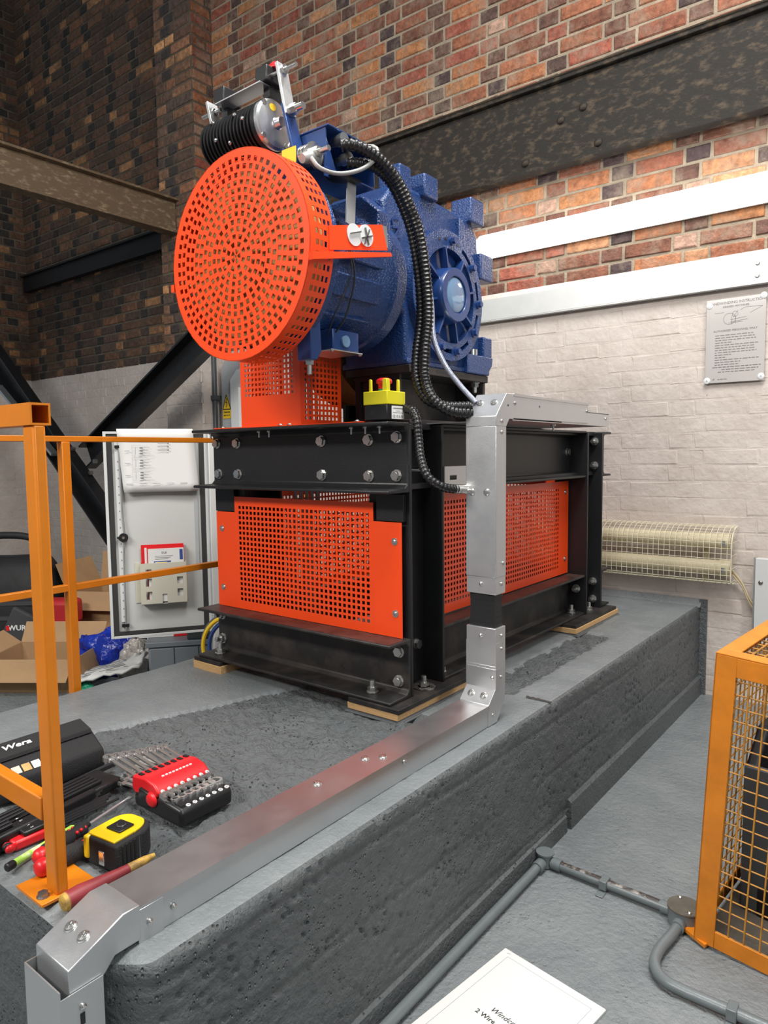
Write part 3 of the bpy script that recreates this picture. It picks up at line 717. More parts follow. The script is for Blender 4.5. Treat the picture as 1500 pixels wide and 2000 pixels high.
MB().lathe((0, FY, FZ), (1, 0, 0), [(-.080, .057), (-.066, .057), (-.063, .052), (-.060, .030), (-.059, .001)], 40).build('hub_cover', 'acrylic_blue', hub, smooth=60)
for k in range(8):
    a = 2*PI*(k+.3)/8; c, s = math.cos(a), math.sin(a)
    MB().obox((-.093, FY+.118*c, FZ+.118*s), (.014, 0, 0), (0, .034*c, .034*s), (0, -.0035*s, .0035*c)).build('hub_rib', 'blue_smooth', hub)

# motor barrel along Y, with end shield and gear-side flange
mo = MB().lathe((MX, 0, MZ), (0, 1, 0), [(-.288, .10), (-.288, .236), (-.270, .238), (-.262, .222), (-.235, .192), (-.215, .178), (-.05, .176), (-.03, .186), (.015, .196), (.02, .204), (.062, .204), (.07, .18)], 56).build('motor_barrel', 'blue', wm, smooth=30)
for a in (-.35, .18, -.95, 1.25, 2.2, 3.0):
    c, s = math.cos(a), math.sin(a)
    MB().obox((MX+.178*c, -.11, MZ+.178*s), (.008*c, 0, .008*s), (0, .105, 0), (-.030*s, 0, .030*c)).build('barrel_rib', 'blue', mo, bevel=.004)
# square adaptor plate between motor and casing
MB().prism([(MX-.19, MZ-.08), (MX-.19, MZ+.19), (MX-.13, MZ+.235), (MX+.09, MZ+.235), (MX+.155, MZ+.18), (MX+.155, MZ-.02), (MX+.10, MZ-.16), (MX-.13, MZ-.16)], 'y', -.005, .052).build('adaptor_plate', 'blue', wm, bevel=.006)
for k in range(10):
    a = k*2*PI/10+.2; inst('shield_screw', 'smallscrew_mesh', mo, (MX+.226*math.cos(a), -.2665, MZ+.226*math.sin(a)), (0, 1, 0))
# bracket and small terminal box under the barrel
MB().prism([(-.286, MZ-.10), (-.25, MZ-.12), (-.245, MZ-.24), (-.262, MZ-.265), (-.286, MZ-.265)], 'x', MX+.10, MX+.15).build('brake_bracket', 'blue_smooth', wm, bevel=.003)
MB().cyl((MX+.125, -.266, MZ-.275), (MX+.125, -.266, MZ-.262), .011, 6).cyl((MX+.125, -.266, MZ-.300), (MX+.125, -.266, MZ-.275), .006, 10).build('adjuster_bolt', 'zinc', wm)
tb = box('sensor_box', 'blue_smooth', wm, MX+.02, MX+.13, -.18, -.07, MZ-.225, MZ-.17, .003)
box('sensor_lid', 'aluminium', tb, MX+.015, MX+.135, -.19, -.06, MZ-.229, MZ-.2255, .001)
MB().cyl((MX+.1305, -.13, MZ-.20), (MX+.136, -.13, MZ-.20), .016, 18).build('sensor_window', 'acrylic_blue', tb)
for y in (-.185, -.065): inst('lid_screw', 'smallscrew_mesh', tb, (MX+.13, y, MZ-.2292), (0, 0, -1))
smoothtube('black_wire', [(MX+.183, -.165, 1.73), (MX+.19, -.155, 1.66), (MX+.16, -.16, 1.56), (MX+.12, -.17, MZ-.19)], .0025, 'black_rubber', wm, 6)
smoothtube('black_wire', [(MX+.185, -.172, 1.73), (MX+.19, -.17, 1.66), (MX+.15, -.20, 1.55), (MX+.10, -.17, MZ-.20)], .002, 'black_rubber', wm, 6)
# grey strap bar with black clamp, orange arm with washers and split pins
MB().obox((-.055, -.167, 1.845), (.002, 0, 0), (0, .017, -.004), (-.012, .018, .062)).build('strap_bar', 'strap_grey', wm, smooth=0)
MB().ball((-.075, -.195, 1.905), .03, .035, .007, 16, 8).box(-.075, -.045, -.195, -.135, 1.9045, 1.910).build('strap_clamp', 'black_plastic', wm)
MB().prism([(-.335, 1.735), (-.335, 1.678), (-.108, 1.725), (-.130, 1.786)], 'x', .017, .020).build('support_arm', 'orange', wm, smooth=0)
MB().prism([(-.408, 1.657), (-.110, 1.717), (-.104, 1.708), (-.405, 1.640)], 'x', .0185, .032).build('arm_lip', 'orange', wm, smooth=0)
MB().prism([(-.130, 1.735), (-.137, 1.785), (-.100, 1.79), (-.095, 1.735)], 'x', .008, .012).build('arm_backing', 'galv', wm, smooth=0)
for i, y in enumerate((-.245, -.200)):
    w = MB().cyl((.0205, y, 1.733+i*.008), (.0225+i*.0012, y, 1.733+i*.008), .027, 28).build('washer', 'disc_white', wm)
    for k in range(3 if i else 1):
        a = k*.8+.3; MB().bar((.026, y-.020*math.cos(a), 1.737-.020*math.sin(a)), (.026, y+.022*math.cos(a), 1.738+.022*math.sin(a)), .003, .0035, (1, 0, 0)).build('split_pin', 'steel_dark', w)
# round perforated guard, axis Y
GY0, GY1, GR, GX, GZ = -.400, -.318, .261, -.243, 1.695
def polar_xz(b, r0, r1, a0, a1, y0, y1, seg=.09):
    n = max(1, int(math.ceil((a1-a0)/seg)))
    for k in range(n):
        t0, t1 = a0+(a1-a0)*k/n, a0+(a1-a0)*(k+1)/n
        vs = [(GX+r*math.cos(t), y, GZ+r*math.sin(t)) for y in (y0, y1) for (r, t) in ((r0, t0), (r1, t0), (r1, t1), (r0, t1))]
        b.add(vs, [(0, 3, 2, 1), (4, 5, 6, 7), (0, 1, 5, 4), (1, 2, 6, 5), (2, 3, 7, 6), (3, 0, 4, 7)])
b = MB(); rings = 13; pitch = .0186; hole = .0122; r_in = .004
for k in range(rings):
    rc = .012+pitch*k; r0, r1 = max(.002, rc-hole/2), rc+hole/2
    polar_xz(b, r_in, r0, 0, 2*PI, GY0, GY0+.002); r_in = r1
    n = max(5, int(round(2*PI*rc/.0242))); ah = min(hole/rc/2, PI/n*.62)
    for i in range(n):
        a = 2*PI*i/n+k*.35; polar_xz(b, r0, r1, a+ah, a+2*PI/n-ah, GY0, GY0+.002, .2)
polar_xz(b, r_in, GR, 0, 2*PI, GY0, GY0+.002, .05)
wg = b.build('wheel_guard_face', 'orange', wm, smooth=0)
b = MB(); D = GY1-GY0; NR = 62
ys = [GY0+.002, GY0+.020]; hp = .0148
for q in range(4): ys += [GY0+.020+q*hp, GY0+.020+q*hp+.0095]
polar_xz(b, GR-.002, GR, 0, 2*PI, GY0, GY0+.020, .05)
polar_xz(b, GR-.002, GR, 0, 2*PI, GY0+.020+3*hp+.0095, GY1, .05)
for q in range(3): polar_xz(b, GR-.002, GR, 0, 2*PI, GY0+.020+q*hp+.0095, GY0+.020+(q+1)*hp, .05)
for q in range(4):
    for i in range(NR):
        a = 2*PI*i/NR; polar_xz(b, GR-.002, GR, a, a+2*PI/NR*.50, GY0+.020+q*hp, GY0+.020+q*hp+.0095, .2)
b.build('wheel_guard_rim', 'orange', wm, smooth=0)
MB().lathe((GX, 0, GZ), (0, 1, 0), [(-.372, .001), (-.372, .055), (-.380, .056), (-.380, .085), (-.366, .087), (-.362, .12), (-.371, .125), (-.371, .212), (-.300, .214), (-.300, .19), (-.288, .05)], 56, caps=False).build('brake_wheel', 'brake_drum', wm, smooth=40)
MB().box(GX-.275, GX-.262, GY0, GY0+.05, GZ-.05, GZ-.03).build('guard_clip', 'orange', wm, smooth=0)
# rope sheave on the left of the gear
MB().lathe((0, .405, 1.70), (1, 0, 0), [(-.56, .30), (-.56, .345), (-.545, .345), (-.535, .325), (-.415, .325), (-.405, .345), (-.385, .345), (-.385, .315), (-.40, .30), (-.40, .06)], 64).build('rope_sheave', 'brass_gold', wm, smooth=40)
for k in range(5): MB().cyl((-.525+.026*k, .074, .46), (-.525+.026*k, .074, 1.70), .0055, 10).build('hoist_rope', 'steel_dark', wm)
MB().cyl((-.40, .405, 1.70), (-.30, .405, 1.70), .06, 24).build('output_shaft', 'steel_dark', wm)

# brake magnet, arms, springs
BY, BZ, BXC = -.262, 2.062, -.33
pf = [(-.47, .03), (-.47, .056)]
nrib = 15
for k in range(nrib):
    x = -.467+k*.0138; pf += [(x, .060), (x+.001, .064), (x+.006, .064), (x+.007, .056), (x+.0125, .056)]
pf += [(-.258, .066), (-.246, .066), (-.246, .03)]
bm_ = MB().lathe((0, BY, BZ), (1, 0, 0), pf, 40).build('brake_magnet', 'conduit_black', wm, smooth=35)
MB().lathe((0, BY, BZ), (1, 0, 0), [(-.246, .064), (-.236, .064), (-.233, .060), (-.231, .058), (-.224, .016), (-.222, .014), (-.205, .013), (-.205, .001)], 40).build('end_cap', 'aluminium', bm_, smooth=30)
MB().cyl((-.2300, BY-.012, BZ+.038), (-.2272, BY-.0124, BZ+.0385), .010, 20).build('orange_dot', 'yellow_label', bm_)
for a in (.7, 2.3, 3.9, 5.4): MB().cyl((-.236, BY+.058*math.cos(a), BZ+.058*math.sin(a)), (-.229, BY+.058*math.cos(a), BZ+.058*math.sin(a)), .007, 10).build('cap_screw', 'zinc', bm_)
for x, a in ((-.43, 3.9), (-.40, 2.9), (-.33, 3.7), (-.35, 2.6), (-.29, 3.3)): inst('rib_screw', 'smallscrew_mesh', bm_, (x, BY+.064*math.cos(a), BZ+.064*math.sin(-a)), (0, math.cos(a), math.sin(-a)))
def arm(x_top, z_top, x_j, z_j, x_bot, z_bot, dirx):
    a = MB().bar((x_j, BY, z_j), (x_top, BY, z_top), .036, .009, (1, 0, 0)).build('brake_lever', 'galv', wm, bevel=.001)
    bl = MB().prism([(BY-.022, z_bot), (BY+.024, z_bot), (BY+.020, z_j+.03), (BY-.018, z_j+.03)], 'x', -.004, .004)
    bl.v = [(x+x_j+(x_bot-x_j)*(z_j-z)/(z_j-z_bot)-.004*dirx, y, z) for x, y, z in bl.v]
    bl.build('brake_arm', 'blue_smooth', wm, bevel=.001)
    return a
ar = arm(-.206, 2.205, -.176, 2.068, -.122, 1.885, 1)
al = arm(-.492, 2.192, -.455, 2.06, -.43, 1.90, -1)
def rod(x0, x1, y, z, name='clamp_rod'):
    o = MB().cyl((x0, y, z), (x1, y, z), .0055, 12).build(name, 'zinc', wm); return o
rod(-.212, -.150, BY, 2.188); MB().cyl((-.202, BY, 2.188), (-.188, BY, 2.188), .012, 6).build('lever_nut', 'zinc', wm)
rod(-.250, -.212, BY, 2.188, 'brass_tip')
rod(-.20, -.130, BY, 2.080); MB().cyl((-.172, BY, 2.080), (-.150, BY, 2.080), .014, 6).cyl((-.150, BY, 2.080), (-.128, BY, 2.080), .0095, 16).build('lever_nut', 'zinc', wm)
rod(-.53, -.45, BY, 2.165); MB().cyl((-.485, BY, 2.165), (-.475, BY, 2.165), .010, 6).build('lever_nut', 'zinc', wm)
rod(-.50, -.44, BY, 2.045)
sp_ = MB()
for k in range(5): sp_.cyl((-.132+k*.0065, BY+.004, 1.955), (-.132+k*.0065+.005, BY+.004, 1.955), .026-.0012*(k % 2), 24)
sp_.cyl((-.100, BY+.004, 1.955), (-.094, BY+.004, 1.955), .028, 24).cyl((-.094, BY+.004, 1.955), (-.078, BY+.004, 1.955), .014, 6).cyl((-.078, BY+.004, 1.955), (-.046, BY+.004, 1.955), .007, 14)
sp_.build('brake_spring', 'zinc', wm)
MB().box(-.185, -.135, BY-.0245, BY-.0225, 1.935, 1.975).build('yellow_label', 'yellow_label', wm)
MB().bar((-.44, BY-.005, 2.165), (-.255, BY-.005, 2.168), .05, .003).build('switch_plate', 'galv', wm)
for x, n_ in ((-.435, 0), (-.262, 1)):
    sb_ = box('micro_switch', 'black_plastic', wm, x-.022, x+.022, BY-.02, BY+.045, 2.172, 2.212, .003)
    box('switch_bolt', 'black_plastic', sb_, x-.012, x+.012, BY+.0, BY+.06, 2.14, 2.1655)
MB().lathe((-.245, BY+.02, 2.212), (0, 0, 1), [(0, .02), (.008, .02), (.016, .012), (.018, .002)], 20).build('red_knob', 'red_plastic', wm, smooth=50)

# terminal box open towards the right, on top of the barrel
t = MB(); x0, x1, y0, y1, z0, z1, th = -.20, -.075, -.238, -.040, 1.930, 2.025, .004
t.box(x0, x1, y0, y0+th, z0, z1); t.box(x0, x1, y1-th, y1, z0, z1); t.box(x0, x1+.012, y0-.004, y1+.004, z1-th, z1); t.box(x0, x1, y0, y1, z0-.01, z0-.01+th); t.box(x0, x0+th, y0, y1, z0, z1)
ter = t.build('terminal_box', 'blue_smooth', wm, bevel=.001)
MB().prism([(y0-.006, z0-.03), (y0+.05, z0-.03), (y0-.0, z1-.02)], 'x', x1-.004, x1-.001).build('box_gusset', 'blue_smooth', ter)
for p in ((-.075, -.190, 2.000), (-.075, -.172, 1.958)): MB().cyl(p, (p[0]+.025, p[1]-.004, p[2]), .015, 18).cyl((p[0]-.02, p[1], p[2]), p, .011, 12).build('cable_gland', 'zinc', ter)
MB().sweep(catmull([(-.105, -.235, 1.945), (-.10, -.26, 1.945), (-.10, -.30, 1.930)], .01), [.022-.0015*i for i in range(len(catmull([(-.105, -.235, 1.945), (-.10, -.26, 1.945), (-.10, -.30, 1.930)], .01)))], 14).build('heat_shrink', 'grey_cable', wm)

# ================================================================== CONDUITS AND CABLES
def one(o, label, cat, group=None): return tag(o, label, cat, group)
A = [(-0.055, -0.1983, 1.9821), (-0.03, -0.183, 1.9817), (-0.005, -0.1474, 1.9687), (0.01, -0.1024, 1.9466), (0.02, -0.0535, 1.9087), (0.03, -0.0144, 1.8502), (0.035, 0.0188, 1.7893), (0.04, 0.0401, 1.6821), (0.045, 0.0417, 1.5697), (0.05, 0.0183, 1.4679), (0.06, 0.003, 1.3957), (0.09, -0.0041, 1.3404), (0.13, 0.0237, 1.3049), (0.165, 0.0763, 1.3)]
Bp = [(-0.06, -0.1733, 1.9479), (-0.04, -0.1515, 1.9482), (-0.025, -0.106, 1.9504), (-0.02, -0.0461, 1.931), (-0.01, -0.0021, 1.8757), (0.0, 0.0314, 1.7989), (0.01, 0.0481, 1.6884), (0.012, 0.054, 1.5755), (0.015, 0.0283, 1.4723), (0.03, 0.0062, 1.3981), (0.06, 0.0074, 1.3427), (0.11, 0.0238, 1.3198), (0.165, 0.0763, 1.3183)]
H = [(0.03, 0.07, 1.66), (0.035, 0.0746, 1.6041), (0.045, 0.0643, 1.5302), (0.06, 0.0622, 1.4857), (0.085, 0.0735, 1.4305), (0.12, 0.0876, 1.3806), (0.165, 0.0989, 1.330)]
Ep = [(-0.006, -0.0023, 1.3184), (0.03, -0.0146, 1.308), (0.05, -0.0234, 1.2801), (0.06, -0.0285, 1.2265), (0.075, -0.0407, 1.1774), (0.1, -0.0456, 1.129), (0.13, -0.0161, 1.0992), (0.146, 0.05, 1.0892)]
G = [(-0.08, -0.2871, 1.9305), (-0.06, -0.2775, 1.9037), (-0.04, -0.2329, 1.8983), (-0.02, -0.1759, 1.9179), (-0.005, -0.1351, 1.9482), (-0.005, -0.1132, 1.9782), (-0.02, -0.1178, 1.9962), (-0.08, -0.135, 2.0)]
one(corrugated('corrugated_conduit', A, .0160, 'conduit_black', None), 'black corrugated conduit arching from the upper gland of the blue terminal box', 'conduit', 'black corrugated conduits')
one(corrugated('corrugated_conduit', Bp, .0150, 'conduit_black', None), 'black corrugated conduit from the lower gland, behind its twin', 'conduit', 'black corrugated conduits')
ec = thing('corrugated_conduit', 'short black corrugated conduit from the emergency stop box to the trunking', 'conduit', Ep[-1], 'black corrugated conduits')
corrugated('conduit_sleeve', Ep, .0130, 'conduit_black', ec)
MB().cyl((.139, .028, 1.0915), (.154, .077, 1.089), .0135, 18).build('conduit_gland', 'zinc', ec)
one(smoothtube('braided_hose', H, .0075, 'braid', None, 12), 'clear braided hose running down beside the black conduits', 'hose')
one(smoothtube('grey_cable', G, .0055, 'grey_cable', None, 10), 'grey cable looping from the brake to the terminal box', 'cable')

# ================================================================== EMERGENCY STOP
es = thing('emergency_stop', 'red mushroom emergency stop on yellow and black box', 'emergency stop', (-.0465, -.0425, Z3+.004))
EX0, EX1, EY0, EY1 = -.089, -.004, -.086, -.002
lb = box('box_base', 'black_plastic', es, EX0+.002, EX1-.002, EY0+.002, EY1-.002, Z3+.0045, 1.327, .003)
yb = box('yellow_shroud', 'yellow_plastic', es, EX0, EX1, EY0, EY1, 1.3265, 1.3635, .002)
for (x, y, w, d) in ((EX1-.012, EY0+.012, .008, .008), (EX0+.020, EY0+.010, .004, .004), (EX1-.010, EY1-.020, .004, .004), (EX0+.012, EY1-.012, .008, .008)):
    MB().prism([(x-w, 1.3635), (x+w, 1.3635), (x+w*.9, 1.394), (x+w*.6, 1.397), (x-w*.6, 1.397), (x-w*.9, 1.394)], 'y', y-d, y+d).build('shroud_finger', 'yellow_plastic', yb, bevel=.0015)
ecx, ecy = (EX0+EX1)/2, (EY0+EY1)/2
MB().cyl((ecx, ecy, 1.3635), (ecx, ecy, 1.372), .0155, 24).build('teal_collar', 'teal', es)
MB().lathe((ecx, ecy, 0), (0, 0, 1), [(1.372, .0165), (1.385, .017), (1.387, .021), (1.3885, .0225), (1.395, .0225), (1.399, .020), (1.402, .012), (1.403, .001)], 32).build('mushroom_button', 'red_plastic', es, smooth=50)
MB().cyl((EX0+.030, EY0+.0015, 1.304), (EX0+.030, EY0+.0045, 1.304), .009, 20).build('knockout', 'black_rubber', lb)
lab = MB().box(EX1-.0022, EX1-.0012, EY0+.022, EY1-.006, 1.287, 1.323).build('rating_label', 'white_label', lb, smooth=0)
for k, (z, w) in enumerate(((1.317, .044), (1.3155, .044), (1.309, .018), (1.3045, .048))): MB().box(EX1-.0013, EX1-.0009, EY0+.051-w/2, EY0+.051+w/2, z-.0005, z+.0005).build('label_print', 'print_grey', lab, smooth=0)
text('label_print', 'CE 10 A 81', .0105, 'print_grey', lab, (EX1-.0009, EY0+.050, 1.294), (0, 1, 0), (0, 0, 1))

# ================================================================== CABLE TRUNKING
tr = thing('cable_trunking', 'galvanised steel cable trunking running along the plinth and up the frame', 'trunking', (.20, -.3, ZT))
TX0, TX1 = .155, .246; TZ = .500; VY0, VY1 = .068, .120
run = box('plinth_run', 'galv', tr, TX0+.001, TX1-.001, -1.05, .075, ZT+.001, TZ-.002, .0015)
lid = MB(); lid.box(TX0-.001, TX1+.001, -1.05, .03, TZ-.002, TZ); lid.box(TX1-.0002, TX1+.001, -1.05, .03, TZ-.014, TZ-.002); lid.build('run_lid', 'galv_top', run, smooth=0)
for x, y in ((.187, -.43), (.215, -.40)): inst('lid_screw', 'roundhead_mesh', run, (x, y, TZ), (0, 0, 1), .5)
inst('lid_screw', 'roundhead_mesh', run, (.185, -.585, TZ), (0, 0, 1), .2)
for y, z in ((-.36, .483), (-.985, .468), (.052, .468)): inst('side_screw', 'smallscrew_mesh', run, (TX1, y, z), (1, 0, 0))
# front elbow over the plinth end, then down the front
FYE = -1.10
el = MB().prism([(-1.046, ZT+.008), (-1.046, TZ+.004), (-1.075, TZ+.004), (-1.162, .466), (-1.162, .36), (-1.112, .36), (-1.112, .425), (-1.09, ZT+.008)], 'x', TX0-.002, TX1+.002).build('front_elbow', 'galv', tr, bevel=.0015)
nrm = Vector((0, -(TZ+.004-.466), 1.162-1.075)); nrm.normalize()
for x in (.182, .219): inst('elbow_screw', 'roundhead_mesh', el, (x, -1.122, .4838), nrm, .4)
inst('side_screw', 'smallscrew_mesh', run, (TX1+.0018, -1.03, .468), (1, 0, 0))
box('joint_band', 'galv', tr, TX0-.0012, TX1+.0016, -1.05, -1.005, ZT+.0012, TZ-.0045, .0005)
dn = MB(); dn.box(TX0-.006, TX1+.005, -1.178, -1.176, .0, .445); dn.box(TX0-.006, TX0-.004, -1.176, -1.112, .0, .445); dn.box(TX1+.003, TX1+.005, -1.176, -1.112, .0, .432)
drop = dn.build('front_drop', 'galv', tr, smooth=0)
inst('side_screw', 'smallscrew_mesh', drop, (TX1+.005, -1.145, .405), (1, 0, 0))
MB().box(TX1+.0049, TX1+.0056, -1.149, -1.142, .378, .396).build('screw_slot', 'print_black', drop, smooth=0)
# foot elbow and riser
MB().prism([(.028, ZT+.001), (.028, TZ+.001), (.066, .536), (.066, .60), (.121, .60), (.121, .50), (.075, ZT+.001)], 'x', TX0-.001, TX1+.001).build('foot_elbow', 'galv', tr, bevel=.001)
fe_n = Vector((0, -.035, .038)).normalized()
for x in (.180, .220): inst('elbow_screw', 'roundhead_mesh', tr, (x, .047, .5195), fe_n, .4)
rl = MB(); rl.box(TX0-.0015, TX1+.0015, VY0-.0015, VY1+.001, .548, .706); lower = rl.build('lower_riser', 'galv', tr, bevel=.001)
MB().box(TX0-.0025, TX1+.0025, VY0-.003, VY0+.02, .53, .592).build('coupler_sleeve', 'galv_top', lower, bevel=.0006)
for s, x in ((0, TX0-.002), (1, TX1+.0005)): MB().box(x, x+.0016, VY0-.002, VY0+.03, .592, .665).build('coupler_tab', 'galv', lower, smooth=0)
inst('rivet', 'smallscrew_mesh', lower, (.200, VY0-.0015, .682), (0, -1, 0)); inst('rivet', 'smallscrew_mesh', lower, (.238, VY0-.003, .568), (0, -1, 0))
for z, y in ((.682, .098), (.645, .098), (.565, .095)): inst('side_screw', 'smallscrew_mesh', lower, (TX1+.0015, y, z), (1, 0, 0))
b = MB()
for k in range(7):
    z0 = .700+k*.0165; ins = .004+.003*math.sin(PI*(k+.5)/7)
    b.box(TX0+ins, TX1-ins, VY0+ins, VY1-ins, z0, z0+.0167)
b.build('flexible_section', 'black_rubber', tr, smooth=60)
MB().box(TX0-.001, TX1+.001, VY0-.001, VY1+.001, .800, .852).build('upper_collar', 'galv', tr, bevel=.001)
inst('rivet', 'smallscrew_mesh', tr, (.200, VY0-.001, .828), (0, -1, 0)); inst('rivet', 'smallscrew_mesh', tr, (TX1+.001, .098, .828), (1, 0, 0))
up = box('upper_riser', 'galv', tr, TX0-.002, TX1+.002, VY0-.003, VY1+.002, .848, 1.262, .0015)
for x in (.172, .219): inst('riser_screw', 'roundhead_mesh', up, (x, VY0-.003, 1.083), (0, -1, 0), .4)
for z, y in ((.885, .105), (1.246, .098)): inst('side_screw', 'smallscrew_mesh', up, (TX1+.002, y, z), (1, 0, 0))
te = MB().prism([(VY0-.003, 1.262), (VY0-.003, 1.289), (.124, 1.353), (.165, 1.353), (.165, 1.283), (.140, 1.283), (VY1+.002, 1.262)], 'x', TX0-.002, TX1+.002).build('top_elbow', 'galv', tr, bevel=.0012)
en = Vector((0, -.064, .059)).normalized()
for x in (.178, .222): inst('elbow_screw', 'roundhead_mesh', te, (x, .100, 1.3285), en, .4)
inst('side_screw', 'smallscrew_mesh', te, (TX1+.002, .098, 1.276), (1, 0, 0))
MB().cyl((TX1+.0015, .132, 1.320), (TX1+.0025, .132, 1.320), .003, 12).build('rivet_hole', 'print_black', te)
tr2 = MB(); tr2.box(TX0, TX1+.001, .158, .70, 1.2855, 1.352); top = tr2.build('top_run', 'galv', tr, bevel=.001)
MB().box(TX0-.002, TX1+.003, .166, .702, 1.346, 1.3545).build('top_lid', 'galv_top', top, bevel=.0006)
for y, z in ((.175, 1.328), (.69, 1.326)): inst('side_screw', 'smallscrew_mesh', top, (TX1+.001, y, z), (1, 0, 0))
MB().cyl((TX1+.0005, .33, 1.325), (TX1+.0016, .33, 1.325), .0028, 12).build('rivet_hole', 'print_black', top)
# tray that ties the trunking back to the frame top
trn = MB(); trn.box(-.05, TX1-.004, .17, .90, Z3+.001, Z3+.0035); trn.box(TX1-.006, TX1-.004, .50, .905, Z3+.0035, Z3+.045); trn.box(.10, TX1-.004, .50, .905, Z3+.043, Z3+.045)
tray = trn.build('support_tray', 'galv', tr, smooth=0)
inst('side_screw', 'smallscrew_mesh', tray, (TX1-.004, .875, Z3+.028), (1, 0, 0))
for y in (.20, .55): inst('tray_stud', 'thread_mesh', tray, (.19, y, Z3+.0005), (0, 0, -1))

# ================================================================== RAILING
gr = thing('guard_railing', 'orange painted tubular guard railing at the left end of the plinth', 'railing', (.016, -1.057, ZT))
ph = MB(); PX0, PX1, PY0, PY1 = -.001, .036, -1.070, -1.049
ph.box(PX0, PX1, PY0, PY1, ZT+.006, 1.244); post = ph.build('corner_post', 'rail_orange', gr, bevel=.004, seg=3)
rt = MB(); rx0, rx1, ry0, ry1, rz0, rz1, tt = -1.02, .036, -1.074, -1.040, 1.243, 1.279, .0035
rt.box(rx0, rx1, ry0, ry1, rz0, rz0+tt); rt.box(rx0, rx1, ry0, ry1, rz1-tt, rz1); rt.box(rx0, rx1, ry0, ry0+tt, rz0+tt, rz1-tt); rt.box(rx0, rx1, ry1-tt, ry1, rz0+tt, rz1-tt); rt.box(rx0, rx1-.06, ry0+tt, ry1-tt, rz0+tt, rz1-tt)
rail = rt.build('top_rail', 'rail_orange', gr, smooth=0)
MB().box(rx1-.062, rx1-.058, ry0+tt, ry1-tt, rz0+tt, rz1-tt).build('tube_inside', 'black_matt', rail)
MB().box(-1.02, -.006, -1.070, -1.047, .565, .607).build('lower_rail', 'rail_orange', gr, bevel=.003)
bpz = MB().prism([(-.052, -1.098), (.040, -1.098), (.044, -1.003), (-.048, -1.003)], 'z', ZT+.001, ZT+.007).build('base_plate', 'rail_orange', gr, bevel=.001)
ab_ = inst('anchor_bolt', 'dark_bolt_mesh', bpz, (.018, -1.085, ZT+.007), (0, 0, 1)); ab_.scale = (.6, .6, .6)
MB().box(-1.013, -.987, -1.06, .62, 1.240, 1.258).build('long_top_rail', 'rail_orange', gr, bevel=.002)
MB().box(-1.012, -.988, -1.06, .62, .762, .784).build('long_mid_rail', 'rail_orange', gr, bevel=.002)
for y in (-.492, .6): MB().box(-1.017, -.984, y, y+.027, .0, 1.240).build('railing_post', 'rail_orange', gr, bevel=.002)
MB().box(-1.02, -.985, -1.075, -1.045, 0, 1.243).build('railing_post', 'rail_orange', gr, bevel=.002)

# ================================================================== FLOOR CONDUIT
fc = thing('floor_conduit', 'grey painted conduit pipe clipped to the floor beside the plinth', 'pipe', (.34, .18, 0))
PR = .0125; PZ = .018
MB().sweep([(.340, -1.4, PZ), (.340, .15, PZ)], PR, 14).build('long_pipe', 'grey_paint', fc)
MB().cyl((.342, .188, .004), (.342, .188, .040), .022, 20).cyl((.342, .188, .040), (.342, .188, .044), .026, 20).build('corner_box', 'grey_paint', fc)
for p, q in (((.341, .165, PZ), (.340, .135, PZ)), ((.365, .187, PZ), (.392, .186, PZ))): MB().cyl(p, q, .0165, 16).build('pipe_socket', 'grey_paint', fc)
cp = MB().sweep([(.36, .187, PZ), (.70, .177, PZ)], PR, 14).build('cross_pipe', 'grey_paint', fc)
MB().sweep([(.385, .1865, PZ+.0045), (.665, .1782, PZ+.0045)], [.0095]*2, 12).build('bare_strip', 'bare_worn', cp)
for x in (.519,):
    MB().box(x-.010, x+.010, .163, .199, PZ-.010, PZ+PR+.002).box(x-.010, x+.010, .140, .17, .001, .004).build('pipe_saddle', 'grey_paint', fc, bevel=.002)
jb = MB().cyl((.730, .170, .002), (.730, .170, .042), .040, 28).build('junction_box', 'grey_paint', fc)
MB().cyl((.730, .170, .042), (.730, .170, .046), .042, 28).build('junction_lid', 'dusty', jb)
for a in (2.2, 5.3): inst('lid_screw', 'smallscrew_mesh', jb, (.730+.032*math.cos(a), .170+.032*math.sin(a), .046), (0, 0, 1))
MB().cyl((.672, .1780, PZ), (.700, .1765, PZ), .0165, 16).build('pipe_socket', 'grey_paint', fc); MB().cyl((.728, .140, PZ), (.727, .112, PZ), .0165, 16).build('pipe_socket', 'grey_paint', fc)
MB().sweep(catmull([(.7275, .13, PZ), (.724, .08, PZ), (.716, .01, PZ), (.722, -.045, PZ), (.752, -.082, PZ), (.80, -.090, PZ), (.90, -.090, PZ), (1.5, -.092, PZ)], .012), PR, 14).build('bent_pipe', 'grey_paint', fc)
MB().box(.885, .905, -.106, -.074, PZ-.012, PZ+PR+.002).box(.885, .905, -.128, -.10, .001, .004).build('pipe_saddle', 'grey_paint', fc, bevel=.002)

# ================================================================== MANUAL ON THE FLOOR
mn = thing('instruction_manual', 'white stapled instruction manual lying on the grey floor', 'manual', (.5, -.4, 0))
c1, c2 = Vector((.419, -.191)), Vector((.676, -.229)); e1 = (c2-c1); Wd = e1.length; e1.normalize(); e2 = Vector((e1.y, -e1.x))
def sheet(name, m, z0, z1, grow, parent):
    q = [c1-e1*grow-e2*-0, c2+e1*grow, c2+e1*grow+e2*.365, c1-e1*grow+e2*.365]
    return MB().prism([(p.x, p.y) for p in q], 'z', z0, z1).build(name, m, parent, smooth=0)
pgs = sheet('pages', 'paper_back', .001, .006, .002, mn); cov = sheet('cover', 'paper', .006, .0068, 0, mn)
def mpos(u, v): p = c1+e1*u+e2*v; return (p.x, p.y, .0069)
E1, E2 = (e1.x, e1.y, 0), (-e2.x, -e2.y, 0)
text('title_print', 'Windcrest', .019, 'print_black', cov, mpos(Wd*.5, .172), E1, E2, shear=.35)
